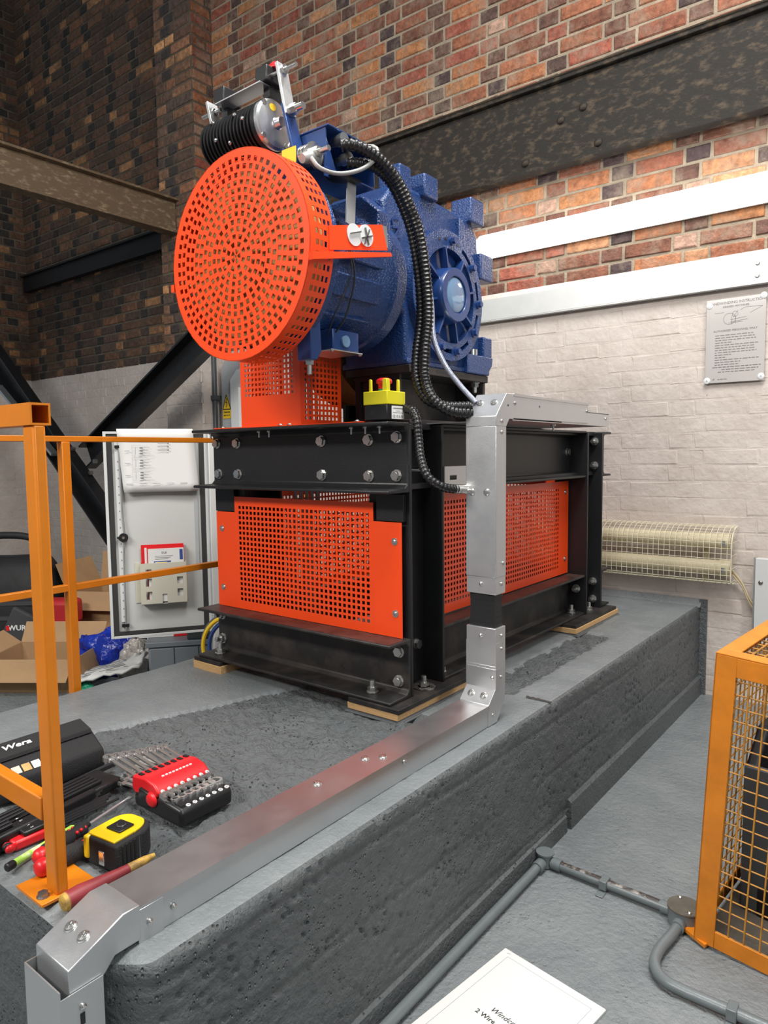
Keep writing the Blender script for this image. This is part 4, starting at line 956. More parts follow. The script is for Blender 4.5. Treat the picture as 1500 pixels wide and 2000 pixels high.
text('title_print', '2 Wire Auto Dial', .017, 'print_black', cov, mpos(Wd*.5, .198), E1, E2, bold=.0002)
text('title_print', 'System', .017, 'print_black', cov, mpos(Wd*.5, .223), E1, E2, bold=.0002)
text('title_print', 'EN 81', .012, 'print_black', cov, mpos(Wd*.40, .246), E1, E2)
for (u0, u1, v0, v1) in ((.02, Wd-.02, .020, .0207), (.02, .0207, .02, .34), (Wd-.0207, Wd-.02, .02, .34)):
    q = [c1+e1*u0+e2*v0, c1+e1*u1+e2*v0, c1+e1*u1+e2*v1, c1+e1*u0+e2*v1]
    MB().prism([(p.x, p.y) for p in q], 'z', .0067, .00695).build('border_line', 'print_grey', cov, smooth=0)
MB().bar((c1.x+e1.x*.012+e2.x*.012, c1.y+e1.y*.012+e2.y*.012, .0071), (c1.x+e1.x*.020+e2.x*.009, c1.y+e1.y*.020+e2.y*.009, .0071), .001, .0006).build('staple', 'zinc', cov)

# ================================================================== ORANGE CAGE
cg = thing('machine_cage', 'orange steel framed wire mesh cage over a black motor', 'cage', (.767, .108, .012), local=True, rot=(math.radians(1.0), math.radians(3.0), math.radians(-6)))
CL, CW, CH, A_ = .95, .62, .715, .046
def member(x0, x1, y0, y1, z0, z1): return box('frame_angle', 'cage_orange', cg, x0, x1, y0, y1, z0, z1, .0015)
for x, y in ((0, 0), (CL, 0), (0, CW), (CL, CW)):
    sx, sy_ = (1 if x == 0 else -1), (1 if y == 0 else -1)
    b = MB(); b.box(min(x, x+sx*A_), max(x, x+sx*A_), min(y, y+sy_*.004), max(y, y+sy_*.004), 0, CH); b.box(min(x, x+sx*.004), max(x, x+sx*.004), min(y, y+sy_*A_), max(y, y+sy_*A_), 0, CH)
    b.build('frame_angle', 'cage_orange', cg, bevel=.0008)
for y in (0, CW-.004):
    member(A_, CL-A_, y, y+.004, 0, .042); member(A_, CL-A_, y, y+.004, CH-.046, CH)
for x in (0, CL-.004):
    member(x, x+.004, A_, CW-A_, 0, .042); member(x, x+.004, A_, CW-A_, CH-.046, CH)
for (x0, x1, y0, y1) in ((0, CL, 0, .042), (0, CL, CW-.042, CW), (0, .042, .042, CW-.042), (CL-.042, CL, .042, CW-.042)): member(x0, x1, y0, y1, CH, CH+.004)
def wires(name, o, u, v, W, H_, pu, pv, r=.0021):
    o, u, v = Vector(o), Vector(u), Vector(v); n = u.cross(v); b = MB(); k = 0; a = pu*.6
    while a < W:
        pts = [o+u*a+v*(H_*i/10)+n*.0011 for i in range(11)]; b.sweep(pts, r, 5, False); a += pu
    a = pv*.6
    while a < H_:
        b.sweep([o+v*a-n*.0025, o+v*a+u*W-n*.0025], r*.9, 5, False); a += pv
    return b.build(name, 'cage_wire', cg, smooth=60)
wires('mesh_panel', (.02, .006, .02), (1, 0, 0), (0, 0, 1), CL-.04, CH-.04, .034, .0310)
wires('mesh_panel', (.006, .02, .02), (0, 1, 0), (0, 0, 1), CW-.04, CH-.04, .034, .0310)
wires('mesh_panel', (.02, CW-.006, .02), (1, 0, 0), (0, 0, 1), CL-.04, CH-.04, .034, .0310)
wires('mesh_panel', (.02, .02, CH-.003), (1, 0, 0), (0, 1, 0), CL-.04, CW-.04, .0255, .040)
MB().prism([(-.045, .02), (.03, -.01), (.05, .10), (-.0, .14)], 'z', -.004, .004).build('corner_foot', 'cage_orange', cg, smooth=0)
MB().prism([(-.075, .10), (.0, .03), (.0, .16)], 'y', .0, .004).build('corner_gusset', 'dusty', cg, smooth=0) if False else None
MB().box(.015, CL-.02, .02, CW-.02, .000, .010).build('drip_tray', 'dusty', cg, smooth=0)
mt = thing('caged_motor', 'black electric motor inside the orange wire cage', 'motor', (1.215, .42, .03), local=True, rotz=math.radians(-6))
MB().lathe((0, 0, .25), (1, 0, 0), [(-.30, .05), (-.30, .16), (-.27, .175), (.25, .175), (.28, .16), (.28, .05)], 32).build('motor_drum', 'motor_black', mt)
MB().box(-.33, .33, -.18, .18, -.015, .07).build('motor_bed', 'motor_black', mt, bevel=.01)
for x in (-.37, .34): MB().prism([(-.17, -.012), (.17, -.012), (.15, .36), (.06, .44), (-.06, .44), (-.15, .36)], 'x', x, x+.03).build('end_bracket', 'motor_black', mt, bevel=.008)
MB().box(-.365, -.30, -.178, -.155, .0, .37).build('bearing_cover', 'duct_dark', mt, bevel=.004)
for k in range(9): MB().lathe((0, 0, .25), (1, 0, 0), [(-.24+k*.055, .17), (-.235+k*.055, .186), (-.225+k*.055, .186), (-.22+k*.055, .17)], 28, caps=False).build('cooling_fin', 'motor_black', mt)

# ================================================================== ON THE BACK WALL
WY = 1.985
bb = thing('wall_beam', 'long rusted dark steel beam set along the brick wall above the lamp', 'beam', (-.9, 1.95, 2.67))
b = MB(); b.box(-3.24, 1.6, 1.945, WY, 2.69, 3.085); b.box(-3.24, 1.6, 1.915, WY, 2.665, 2.69); b.box(-3.24, 1.6, 1.915, WY, 3.085, 3.108); b.build('beam_body', 'beam_dark', bb, bevel=.004)
for x, z in ((-.30, 2.93), (-.42, 2.90), (-.22, 2.735), (-.62, 2.735)): MB().ball((x, 1.945, z), .022, .014, .022).build('rivet', 'beam_dark', bb)
MB().prism([(1.90, 3.108), (WY, 3.108), (WY, 3.15), (1.95, 3.13)], 'x', -3.24, 1.6).build('mortar_haunch', 'mortar', bb)
ly0, ly1, lz0, lz1, lx0, lx1 = 1.885, 1.965, 2.275, 2.405, -.905, .64
lt = thing('light_batten', 'glowing white tube light batten on the brick wall', 'lamp', (-.13, 1.95, lz0))
MB().box(lx0, lx1, 1.955, WY-.001, lz0+.005, lz1-.005).build('lamp_housing', 'disc_white', lt, bevel=.004)
MB().prism([(1.955, lz0), (1.955, lz1), (1.93, lz1), (1.902, lz1-.025), (1.895, lz0+.06), (1.905, lz0+.02), (1.93, lz0)], 'x', lx0+.008, lx1-.008).build('diffuser', 'led', lt, bevel=.008)
dd = thing('wall_trunking', 'pale aluminium trunking strip along the wall under the lamp', 'trunking', (0, 1.97, 1.93))
box('trunking_body', 'trunk_alu', dd, -1.25, 1.6, 1.955, WY-.001, 1.930, 2.055, .002)
MB().box(-1.25, 1.6, 1.9535, 1.9555, 1.938, 2.047).build('trunking_lid', 'trunk_alu', dd, smooth=0)
for z in (2.02, 1.965): inst('lid_screw', 'roundhead_mesh', dd, (.517, 1.9535, z), (0, -1, 0), .3)
MB().prism([(1.965, 2.055), (WY, 2.055), (WY, 2.085), (1.975, 2.075)], 'x', -1.25, 1.6).build('paint_ledge', 'white_brick', dd)

sg = thing('instruction_sign', 'glossy handwinding instructions sign fixed with four white discs', 'sign', (.43, 1.98, 1.51))
sx0, sx1, sz0, sz1, syf = .303, .552, 1.505, 1.888, 1.979
MB().box(sx0, sx1, syf, syf+.003, sz0, sz1).build('sign_sheet', 'sign_plastic', sg, smooth=0)
X_, Zv = (1, 0, 0), (0, 0, 1)
sxm = (sx0+sx1)/2; sf = syf-.0006
text('sign_print', 'HANDWINDING INSTRUCTIONS', .0165, 'sign_print', sg, (sxm+.006, sf, 1.868), X_, Zv)
text('sign_print', 'GEARED MACHINES', .0125, 'sign_print', sg, (sxm, sf, 1.850), X_, Zv)
text('sign_print', 'AUTHORISED PERSONNEL ONLY', .0125, 'sign_print', sg, (sxm, sf, 1.742), X_, Zv)
def line(x0, z0_, x1, z1_, w=.0011): MB().bar((x0, sf, z0_), (x1, sf, z1_), w, .0005, (0, 1, 0)).build('sign_print', 'sign_print', sg, smooth=0)
for (r, cx_, cz_) in ((.026, sxm-.025, 1.795), (.012, sxm-.002, 1.815)):
    for k in range(14):
        a, a2 = 2*PI*k/14, 2*PI*(k+1)/14; line(cx_+r*math.cos(a), cz_+r*math.sin(a), cx_+r*math.cos(a2), cz_+r*math.sin(a2))
for (a, b_, c, d) in ((-.02, 1.78, .05, 1.786), (-.02, 1.79, .045, 1.797), (-.03, 1.775, .03, 1.778), (.02, 1.83, .04, 1.84), (.04, 1.84, .11, 1.838), (.06, 1.812, .11, 1.836), (-.09, 1.826, -.05, 1.826), (-.01, 1.80, .01, 1.83), (-.015, 1.77, -.015, 1.81), (.0, 1.77, .0, 1.805)): line(sxm+a, b_, sxm+c, d)
rr = random.Random(5)
zz = 1.722
for k, (u0, u1) in enumerate(((.03, .19), (.03, .20), (.03, .205), (.03, .10), (.03, .21), (.03, .195), (.03, .20), (.03, .205), (.03, .10), (.03, .075), (.03, .215), (.03, .14), (.03, .135), (.02, .225), (.06, .215), (.045, .20))):
    u = u0
    while u < u1:                                        # word-length dashes: the small print cannot be read in the photograph
        w = rr.uniform(.008, .022); line(sx0+.01+u, zz, sx0+.01+min(u+w, u1), zz, .0030 if k != 13 else .0034); u += w+.004
    zz -= .0112
text('sign_print', 'LP', .011, 'sign_print', sg, (sx0+.036, sf, sz0+.016), X_, Zv)
text('sign_print', '020 8597 7021', .007, 'sign_print', sg, (sx0+.075, sf, sz0+.015), X_, Zv)
for (x, z) in ((sx0+.012, sz1-.025), (sx1-.010, sz1-.006), (sx0+.008, sz0+.012), (sx1-.012, sz0+.018)):
    d = MB().lathe((x, syf, z), (0, -1, 0), [(-.001, .0145), (.0015, .0145), (.003, .012), (.0035, .001)], 24).build('fixing_disc', 'disc_white', sg)
    MB().cyl((x, syf-.003, z), (x, syf-.0045, z), .003, 10).build('disc_screw', 'steel_dark', d)

ht = thing('tubular_heater', 'cream twin tube heater behind a wire guard low on the white wall', 'heater', (0, 1.93, .55))
HX0, HX1 = -.55, .462
for z in (.765, .640):
    tbh = MB().cyl((HX0, 1.93, z), (HX1-.02, 1.93, z), .036, 28).build('heater_tube', 'heater_cream', ht)
    MB().cyl((HX1-.062, 1.93, z), (HX1-.012, 1.93, z), .0385, 28).build('tube_end', 'heater_cream', tbh)
    MB().box(HX1-.048, HX1-.032, 1.889, 1.8925, z-.018, z+.006).build('rating_label', 'print_grey', tbh, smooth=0)
def gp(t):                                                # D-shaped guard section
    pts = [(WY, .835), (1.93, .830), (1.885, .805), (1.868, .77), (1.865, .72), (1.865, .62), (1.868, .585), (1.90, .572), (WY, .568)]
    L = [0]
    for p, q in zip(pts, pts[1:]): L.append(L[-1]+math.hypot(q[0]-p[0], q[1]-p[1]))
    s = t*L[-1]
    for i in range(len(pts)-1):
        if s <= L[i+1]+1e-9:
            f = (s-L[i])/(L[i+1]-L[i]); return (pts[i][0]+f*(pts[i+1][0]-pts[i][0]), pts[i][1]+f*(pts[i+1][1]-pts[i][1]))
    return pts[-1]
b = MB(); x = HX0
while x <= HX1+.001:
    b.sweep([(x, *gp(k/26)) for k in range(27)], .0014, 5, False); x += .0255
for k in range(19):
    y, z = gp(k/18); b.sweep([(HX0, y, z), (HX1, y, z)], .0013, 5, False)
b.build('wire_guard', 'heater_wire', ht, smooth=60)
b = MB(); 
for k in range(5): b.sweep([(HX1, WY-.002, .585+.06*k), (HX1, 1.87, .585+.06*k)], .0013, 5, False)
b.sweep([(HX1, *gp(k/26)) for k in range(27)], .0028, 6, False); b.build('guard_end', 'heater_wire', ht)
for x in (HX1-.13,): MB().box(x-.010, x+.010, 1.965, WY, .575, .80).build('heater_bracket', 'heater_cream', ht)
for k in range(3): smoothtube('heater_cord', [(HX1-.01, 1.95, .63-.01*k), (HX1+.03, 1.965, .57-.008*k), (.53, 1.972, .49-.01*k), (.58, 1.972, .44-.012*k)], .004, 'heater_cream' if k != 1 else 'cardboard', ht, 8)
wpn = thing('wall_panel_box', 'grey metal panel on the white wall right of the heater', 'panel', (.7, 1.97, .3))
box('panel_cover', 'door_edge', wpn, .548, .95, 1.945, WY-.001, .30, .695, .003)
MB().box(.543, .5475, 1.94, WY-.001, .295, .70).build('panel_edge', 'aluminium', wpn, smooth=0)
MB().ball((.572, 1.944, .585), .010, .006, .010).build('panel_knob', 'steel_dark', wpn)

# ------------------------------------------------------------------ left-hand steel and pipes
yb_ = thing('overhead_beam', 'brown rusted steel beam running back to the brick pillar', 'beam', (-3.5, .2, 2.9))
b = MB(); b.box(-3.51, -3.50, -1.6, 1.805, 2.905, 3.13); b.box(-3.56, -3.45, -1.6, 1.805, 3.13, 3.148); b.box(-3.56, -3.45, -1.6, 1.805, 2.887, 2.905); b.build('beam_body', 'beam_brown', yb_, bevel=.003)
tag(MB().box(-6.25, -3.71, 1.93, 1.985, 2.88, 3.02).box(-6.25, -3.71, 1.90, 1.985, 3.02, 3.035).build('recess_beam', 'beam_black', None), 'black steel lintel across the dark brick wall recess', 'beam')
def brace(p, q, w, label, yy=1.30):
    p, q = Vector((p[0], yy, p[1])), Vector((q[0], yy, q[1])); d = (q-p).normalized(); n = Vector((-d.z, 0, d.x)); n = n if n.z > 0 else -n
    t = thing('brace_channel', label, 'steel brace', tuple(q), 'black diagonal braces'); c = (p+q)/2; L = (q-p).length/2
    MB().obox(c+Vector((0, .03, 0)), d*L, n*w/2, Vector((0, .005, 0))).build('brace_web', 'brace_black', t)
    for s in (-1, 1): MB().obox(c+n*s*w/2, d*L, n*.007, Vector((0, .045, 0))).build('brace_flange', 'brace_black', t)
    return t
ba = brace((-4.22, 1.19), (-2.2, 2.215), .19, 'black steel brace slanting up behind the round orange guard', 1.40)
bb2 = brace((-5.75, 2.27), (-3.45, .43), .20, 'black steel brace slanting down towards the grey cabinet door')
for x, z in ((-4.27, 1.26), (-4.02, 1.07), (-3.95, 1.16), (-4.12, 1.33)): MB().cyl((x, 1.325, z), (x, 1.30, z), .018, 6).build('brace_bolt', 'steel_dark', bb2 if (x, z) != (-4.12, 1.33) else ba)
lv = thing('spirit_level', 'long silver spirit level with green vial resting on the black brace', 'level', (-4.95, 1.25, 1.57))
p, q = Vector((-5.52, 1.245, 1.93)), Vector((-4.44, 1.245, 1.215))
lv_b = MB().bar(p, q, .024, .058, (0, 1, 0)).build('level_body', 'aluminium', lv)
d = (q-p).normalized(); c = p.lerp(q, .33)
MB().obox(c-Vector((0, .013, 0)), d*.022, Vector((d.z, 0, -d.x))*.012, Vector((0, .002, 0))).build('vial', 'lens_green', lv)
pp = thing('pillar_conduit', 'thin black conduit down the side of the brick pillar', 'pipe', (-3.235, 1.91, 0))
MB().box(-3.245, -3.213, 1.895, 1.925, 0, 2.0).build('conduit_pipe', 'duct_dark', pp, bevel=.006)
for z in (1.62, 1.2): MB().box(-3.247, -3.205, 1.885, 1.955, z, z+.035).build('conduit_clip', 'duct_dark', pp)
wt = thing('wall_duct', 'pale and dark grey cable ducts with yellow voltage warning sticker', 'duct', (-3.03, 1.95, 0))
MB().prism([(-3.17, 0), (-3.05, 0), (-3.05, 1.74), (-2.92, 1.86), (-2.92, 1.96), (-3.10, 1.95), (-3.17, 1.86)], 'y', 1.93, WY-.001).build('duct_body', 'pipe_grey', wt)
MB().prism([(-3.045, 0), (-2.955, 0), (-2.955, 1.70), (-2.84, 1.80), (-2.84, 1.85), (-2.97, 1.83), (-3.045, 1.76)], 'y', 1.91, WY-.001).build('duct_body', 'disc_white', wt)
st_ = MB().prism([(-3.155, 1.545), (-3.065, 1.545), (-3.11, 1.655)], 'y', 1.924, 1.929).box(-3.155, -3.065, 1.924, 1.929, 1.475, 1.54).build('warning_sticker', 'yellow_label', wt, smooth=0)
for (a, b_) in (((-3.155, 1.545), (-3.065, 1.545)), ((-3.065, 1.545), (-3.11, 1.655)), ((-3.11, 1.655), (-3.155, 1.545)), ((-3.105, 1.63), (-3.118, 1.595)), ((-3.118, 1.595), (-3.102, 1.595)), ((-3.102, 1.595), (-3.112, 1.56))): MB().bar((a[0], 1.9235, a[1]), (b_[0], 1.9235, b_[1]), .006, .0015, (0, 1, 0)).build('sticker_print', 'print_black', st_)
text('sticker_print', 'DANGER', .018, 'print_black', st_, (-3.11, 1.9232, 1.522), X_, Zv, bold=.0004)
text('sticker_print', '400 VOLTS', .015, 'print_black', st_, (-3.11, 1.9232, 1.498), X_, Zv, bold=.0004)

# ================================================================== CONTROL CABINET, door standing open
DA = math.atan2(.35, .2365)
cb = thing('control_cabinet', 'grey control cabinet with its door open towards the railing', 'cabinet', (-1.5775, -.005, 0), local=True, rotz=DA)
DW, DZ0, DZ1 = .422, .412, 1.297
dr = box('cabinet_door', 'door_grey', cb, .012, DW-.012, 0.0, .018, DZ0+.012, DZ1-.012)
b = MB(); b.box(0, .012, -.012, .02, DZ0, DZ1); b.box(DW-.012, DW, -.012, .02, DZ0, DZ1); b.box(.012, DW-.012, -.012, .02, DZ0, DZ0+.010); b.box(.012, DW-.012, -.012, .02, DZ1-.010, DZ1)
b.build('door_lip', 'door_edge', dr, bevel=.001)
b = MB(); b.box(.014, .034, -.008, .002, DZ0+.014, DZ1-.014); b.box(DW-.034, DW-.014, -.008, .002, DZ0+.014, DZ1-.014); b.box(.034, DW-.034, -.008, .002, DZ0+.014, DZ0+.028); b.box(.034, DW-.034, -.008, .002, DZ1-.028, DZ1-.014)
b.build('door_gasket', 'gasket', dr, smooth=0)
MB().box(.044, .066, -.006, .001, DZ0+.07, DZ1-.04).build('perforated_strip', 'door_edge', dr)
for k in range(20): MB().box(.053, .057, -.0065, -.0055, DZ0+.09+k*.035, DZ0+.096+k*.035).build('strip_hole', 'print_grey', dr, smooth=0)
MB().box(DW-.060, DW-.046, -.006, .001, DZ0+.30, DZ1-.10).build('perforated_strip', 'pipe_grey', dr)
smoothtube('lock_rod', [(.062, -.012, DZ1-.06), (.066, -.012, .95), (.072, -.014, .86), (.066, -.012, .79), (.062, -.012, DZ0+.03)], .004, 'galv', dr, 8)
MB().cyl((.066, -.002, .848), (.066, -.022, .848), .019, 18).box(.04, .066, -.018, -.010, .844, .852).build('lock_cam', 'black_plastic', dr)
for z in (DZ0+.05, DZ1-.07): MB().box(.045, .075, -.016, -.004, z, z+.012).build('rod_guide', 'black_plastic', dr)
MB().cyl((.066, -.022, .848), (.066, -.025, .848), .006, 12).build('lock_pin', 'zinc', dr)
box('cabinet_body', 'door_edge', cb, DW+.004, DW+.42, -.04, .24, 0, DZ1-.01, .004)
MB().box(DW-.001, DW+.018, -.03, .02, DZ0, DZ1-.006).build('hinge_post', 'pipe_grey', cb)
wd = thing('wiring_diagram', 'curled white wiring diagram pages taped to the cabinet door', 'paper', (-1.5775, -.005, 0), local=True, rotz=DA)
def curl(o, n, u0, u1, z0, z1, lift, skew):
    V = []; F = []
    for j in range(9):
        for i in range(9):
            u = u0+(u1-u0)*i/8+skew*(1-j/8); z = z0+(z1-z0)*j/8
            V.append((u, -.0135-.0009*o-lift*(1-j/8)**2*(.35+.65*abs(i/8-.4)), z))
    for j in range(8):
        for i in range(8): F.append((j*9+i, j*9+i+1, (j+1)*9+i+1, (j+1)*9+i))
    s = MB().add(V, F).build(n, 'paper', wd, smooth=60)
    sd = s.modifiers.new('thickness', 'SOLIDIFY'); sd.thickness = .0006
    return s
for k in range(3): pg = curl(k, 'diagram_page', .055+.002*k, .365-.001*k, 1.052-.006*k+.006*0, 1.308, .004+.010*k, .018)
def dline(u0, z0_, u1, z1_, w=.0012, par=None): MB().bar((u0, -.024-.010*max(0, (1.25-(z0_+z1_)/2)/.25), z0_), (u1, -.024-.010*max(0, (1.25-(z0_+z1_)/2)/.25), z1_), w, .0004, (0, 1, 0)).build('diagram_print', 'print_grey', pg, smooth=0)
OFFP = OFF[pg.name]
for row in range(3):
    zc = 1.215-row*.052
    for k in range(3): dline(.145, zc+.012-.012*k, .158, zc+.012-.012*k, .006)
    dline(.128, zc-.016, .128, zc+.016); dline(.160, zc+.014, .185, zc+.014); dline(.160, zc+.002, .178, zc+.002); dline(.160, zc-.010, .188, zc-.010); dline(.085, zc, .105, zc, .002)
    for a, c_ in (((.115, zc+.024), (.175, zc+.024)), ((.115, zc-.022), (.205, zc-.022)), ((.115, zc+.024), (.115, zc-.022))): dline(*a, *c_, .0006)
for k in range(3): dline(.218, 1.245-.014*k, .262, 1.245-.014*k, .0018); dline(.258, 1.245-.014*k, .264, 1.245-.014*k, .005)
dline(.10, 1.262, .25, 1.262, .001)
for k in range(5): dline(.085+.055*k, 1.076, .115+.055*k, 1.076, .0015)
dp = thing('document_pouch', 'beige plastic document pocket with cut-outs on the cabinet door', 'document holder', (-1.5775, -.005, 0), local=True, rotz=DA)
b = MB(); u0, u1, z0, z1, yf = .128, .318, .560, .735, -.045
holes = [(.022, .046, .018, .053), (.022, .046, .075, .110), (.022, .046, .132, .150), (.150, .174, .028, .060), (.150, .174, .082, .112), (.150, .174, .135, .150), (.088, .108, .0, .040)]
us = sorted({0, u1-u0}|{h[0] for h in holes}|{h[1] for h in holes}); zs = sorted({0, z1-z0}|{h[2] for h in holes}|{h[3] for h in holes})
for a, a2 in zip(us, us[1:]):
    for c, c2_ in zip(zs, zs[1:]):
        m1, m2 = (a+a2)/2, (c+c2_)/2
        if not any(h[0] < m1 < h[1] and h[2] < m2 < h[3] for h in holes): b.box(u0+a, u0+a2, yf, yf+.003, z0+c, z0+c2_)
b.box(u0, u0+.003, yf+.003, -.001, z0, z1); b.box(u1-.003, u1, yf+.003, -.001, z0, z1); b.box(u0, u1, yf+.003, -.001, z0-.003, z0); b.box(u0-.022, u1+.006, -.004, -.001, z0, z1)
b.build('pocket', 'beige_plastic', dp, smooth=0)
def leaflet(name, label, u0_, u1_, zt, y, m): 
    o = thing(name, label, 'leaflet', (-1.5775, -.005, 0), local=True, rotz=DA, group='leaflets in the door pocket')
    MB().box(u0_, u1_, y, y+.0035, .566, zt).build('leaflet_sheet', m, o, smooth=0); return o
leaflet('leaflet', 'red backed leaflet at the rear of the door pocket', .134, .310, .812, -.014, 'red_plastic')
leaflet('leaflet', 'white leaflet between the red folder and the front booklet', .148, .309, .800, -.022, 'paper')
leaflet('leaflet', 'thin red edged folder behind the front booklet', .158, .311, .805, -.027, 'red_plastic')
lf = leaflet('leaflet', 'front white booklet with a blue corner in the door pocket', .162, .309, .796, -.034, 'paper')
MB().box(.292, .305, -.0347, -.0339, .745, .790).box(.185, .255, -.0347, -.0339, .736, .742).build('leaflet_print', 'print_blue', lf, smooth=0)
text('leaflet_print', 'DLB', .012, 'print_grey', lf, (.228, -.0346, .778), X_, Zv)
for k in range(3): MB().box(.19, .265-.01*k, -.0347, -.0339, .757-.0065*k+.006, .7585-.0065*k+.006).build('leaflet_print', 'print_grey', lf, smooth=0)
lf2 = leaflet('leaflet', 'small white leaflet with a green and yellow band in the door pocket', .190, .240, .738, -.040, 'paper')
MB().box(.198, .236, -.0407, -.0399, .722, .734).build('leaflet_print', 'teal', lf2, smooth=0)
MB().box(.198, .236, -.0407, -.0399, .734, .737).build('leaflet_print', 'yellow_label', lf2, smooth=0)

# ================================================================== HEAP ON THE FLOOR LEFT OF THE PLINTH
def carton(label, loc, L, W_, Hh, rz, flaps):
    t = thing('cardboard_box', label, 'box', loc, 'open cardboard boxes on the floor', local=True, rotz=rz); th = .005
    box('box_base', 'cardboard_in', t, -L/2, L/2, -W_/2, W_/2, 0, th)
    for y in (-W_/2, W_/2-th): box('box_side', 'cardboard', t, -L/2, L/2, y, y+th, th, Hh)
    for x in (-L/2, L/2-th): box('box_side', 'cardboard', t, x, x+th, -W_/2+th, W_/2-th, th, Hh)
    for (side, ang, ln) in flaps:
        c, s = math.cos(ang), math.sin(ang)
        if side in 'fb':
            sg_ = -1 if side == 'f' else 1; y = sg_*W_/2
            MB().obox((0, y+sg_*ln/2*c, Hh+ln/2*s), (L/2, 0, 0), (0, sg_*ln/2*c, ln/2*s), (0, -s*.002*sg_, c*.002)).build('box_flap', 'cardboard', t)
        else:
            sg_ = -1 if side == 'l' else 1; x = sg_*L/2
            MB().obox((x+sg_*ln/2*c, 0, Hh+ln/2*s), (0, W_/2, 0), (sg_*ln/2*c, 0, ln/2*s), (-s*.002*sg_, 0, c*.002)).build('box_flap', 'cardboard', t)
    return t
carton('low open cardboard box nearest the thick orange railing post', (-2.50, .16, 0), .46, .34, .17, math.radians(36), (('f', -.75, .13), ('b', 1.0, .12), ('r', -1.15, .13), ('l', .6, .12)))
cb1 = carton('tall open cardboard box leaning by the white wall', (-2.93, .86, 0), .50, .38, .36, math.radians(28), (('b', 1.35, .20), ('l', 1.2, .18), ('f', -1.1, .12)))
MB().bar((.03, .24, .42), (.10, .24, .50), .045, .002, (0, 1, 0)).build('box_sticker', 'white_label', cb1)
carton('small cardboard box tucked under the tall open box', (-2.76, .57, 0), .30, .24, .15, math.radians(20), (('f', .2, .10),))
# black tool bag with handle, red organiser behind it
bg = thing('tool_bag', 'black fabric tool bag with a padded handle by the wall', 'bag', (-3.38, .37, 0), local=True, rotz=math.radians(40))
b = MB()
prof = [(0, .30, .17), (.10, .32, .18), (.40, .31, .17), (.52, .28, .13), (.58, .25, .07)]
nseg = 28; V = []; F = []
for (z, a, c) in prof:
    for k in range(nseg):
        t_ = 2*PI*k/nseg; e = .45; ct, st2 = math.cos(t_), math.sin(t_)
        V.append((a*math.copysign(abs(ct)**e, ct), c*math.copysign(abs(st2)**e, st2), z+.012*noise.noise(Vector((ct*2, st2*2, z*4)))))
for j in range(len(prof)-1):
    for k in range(nseg): F.append((j*nseg+k, j*nseg+(k+1) % nseg, (j+1)*nseg+(k+1) % nseg, (j+1)*nseg+k))
F.append(tuple(range((len(prof)-1)*nseg, len(prof)*nseg))); F.append(tuple(range(nseg-1, -1, -1)))
MB().add(V, F).build('bag_body', 'bag_black', bg, smooth=60)
MB().sweep(catmull([(-.22, 0, .55), (-.20, 0, .66), (-.10, 0, .705), (.10, 0, .705), (.20, 0, .66), (.22, 0, .55)], .02), .022, 12).build('bag_handle', 'bag_black', bg)
MB().ball((.215, 0, .63), .05, .055, .075).build('handle_hub', 'black_plastic', bg)
for k in range(3): MB().box(-.26, .26, -.176-.004*k, -.165, .30-.09*k, .325-.09*k).build('bag_strap', 'bag_grey', bg)
MB().box(-.20, -.10, -.194, -.186, .215, .235).build('bag_badge', 'white_label', bg, smooth=0)
MB().prism([(-.05, .0), (.28, .0), (.30, .20), (.12, .30), (.05, .15)], 'y', -.21, -.17).build('bag_pocket', 'bag_grey', bg, bevel=.01)
text('bag_print', 'WURTH', .045, 'white_label', bg, (.17, -.2105, .17), X_, Zv, bold=.001)
MB().box(.075, .095, -.2115, -.2095, .155, .185).build('bag_badge', 'red_plastic', bg, smooth=0)
rb = thing('red_organiser', 'red plastic organiser case behind the black tool bag', 'tool case', (-2.90, .46, 0), local=True, rotz=math.radians(35))
box('case_body', 'red_fabric', rb, -.16, .13, -.08, .08, 0, .20, .02); box('case_lid', 'red_fabric', rb, -.13, .10, -.07, .07, .2005, .35, .025)
tp = thing('folded_stand', 'bundle of grey metal rods standing in the small box', 'metal stand', (-2.60, .40, .1), local=True)
for k in range(3): MB().bar((.02*k, 0, -.04), (.09+.05*k, .06, .15-.02*k), .018, .018).build('stand_leg', 'galv', tp)
smoothtube('stand_cord', [(.05, 0, .10), (.13, -.02, .10), (.16, -.02, .04), (.10, -.03, -.02)], .004, 'black_rubber', tp, 6)
def lump(name, label, cat, loc, rx, ry, rz_, m, amp, seed, rotz=0):
    t = MB(); nu, nv = 40, 24; V = []; F = []
    for j in range(nv+1):
        th = PI*j/nv
        for i in range(nu):
            g_ = 2*PI*i/nu; d_ = Vector((math.sin(th)*math.cos(g_), math.sin(th)*math.sin(g_), math.cos(th)))
            k = 1+amp*fbm(d_*1.8+Vector((seed, 0, 0)), 4)+amp*.5*abs(noise.noise(d_*5+Vector((0, seed, 0))))
            V.append((rx*d_.x*k, ry*d_.y*k, max(0, rz_*d_.z*k+rz_*.72)))
    for j in range(nv):
        for i in range(nu): F.append((j*nu+i, (j+1)*nu+i, (j+1)*nu+(i+1) % nu, j*nu+(i+1) % nu))
    o = t.add(V, F).build(name, m, None, smooth=40, loc=(0, 0, 0)); o.location = loc; o.rotation_euler = (0, 0, rotz); return tag(o, label, cat)
lump('blue_plastic_bag', 'crumpled shiny blue plastic bag among the boxes', 'bag', (-2.34, .45, .0), .20, .12, .135, 'blue_bag', .30, 1, .6)
lump('clear_plastic_bag', 'crumpled clear plastic parts bag beside the grey crate', 'bag', (-2.12, .46, .0), .10, .08, .12, 'clear_bag', .35, 4, .4)
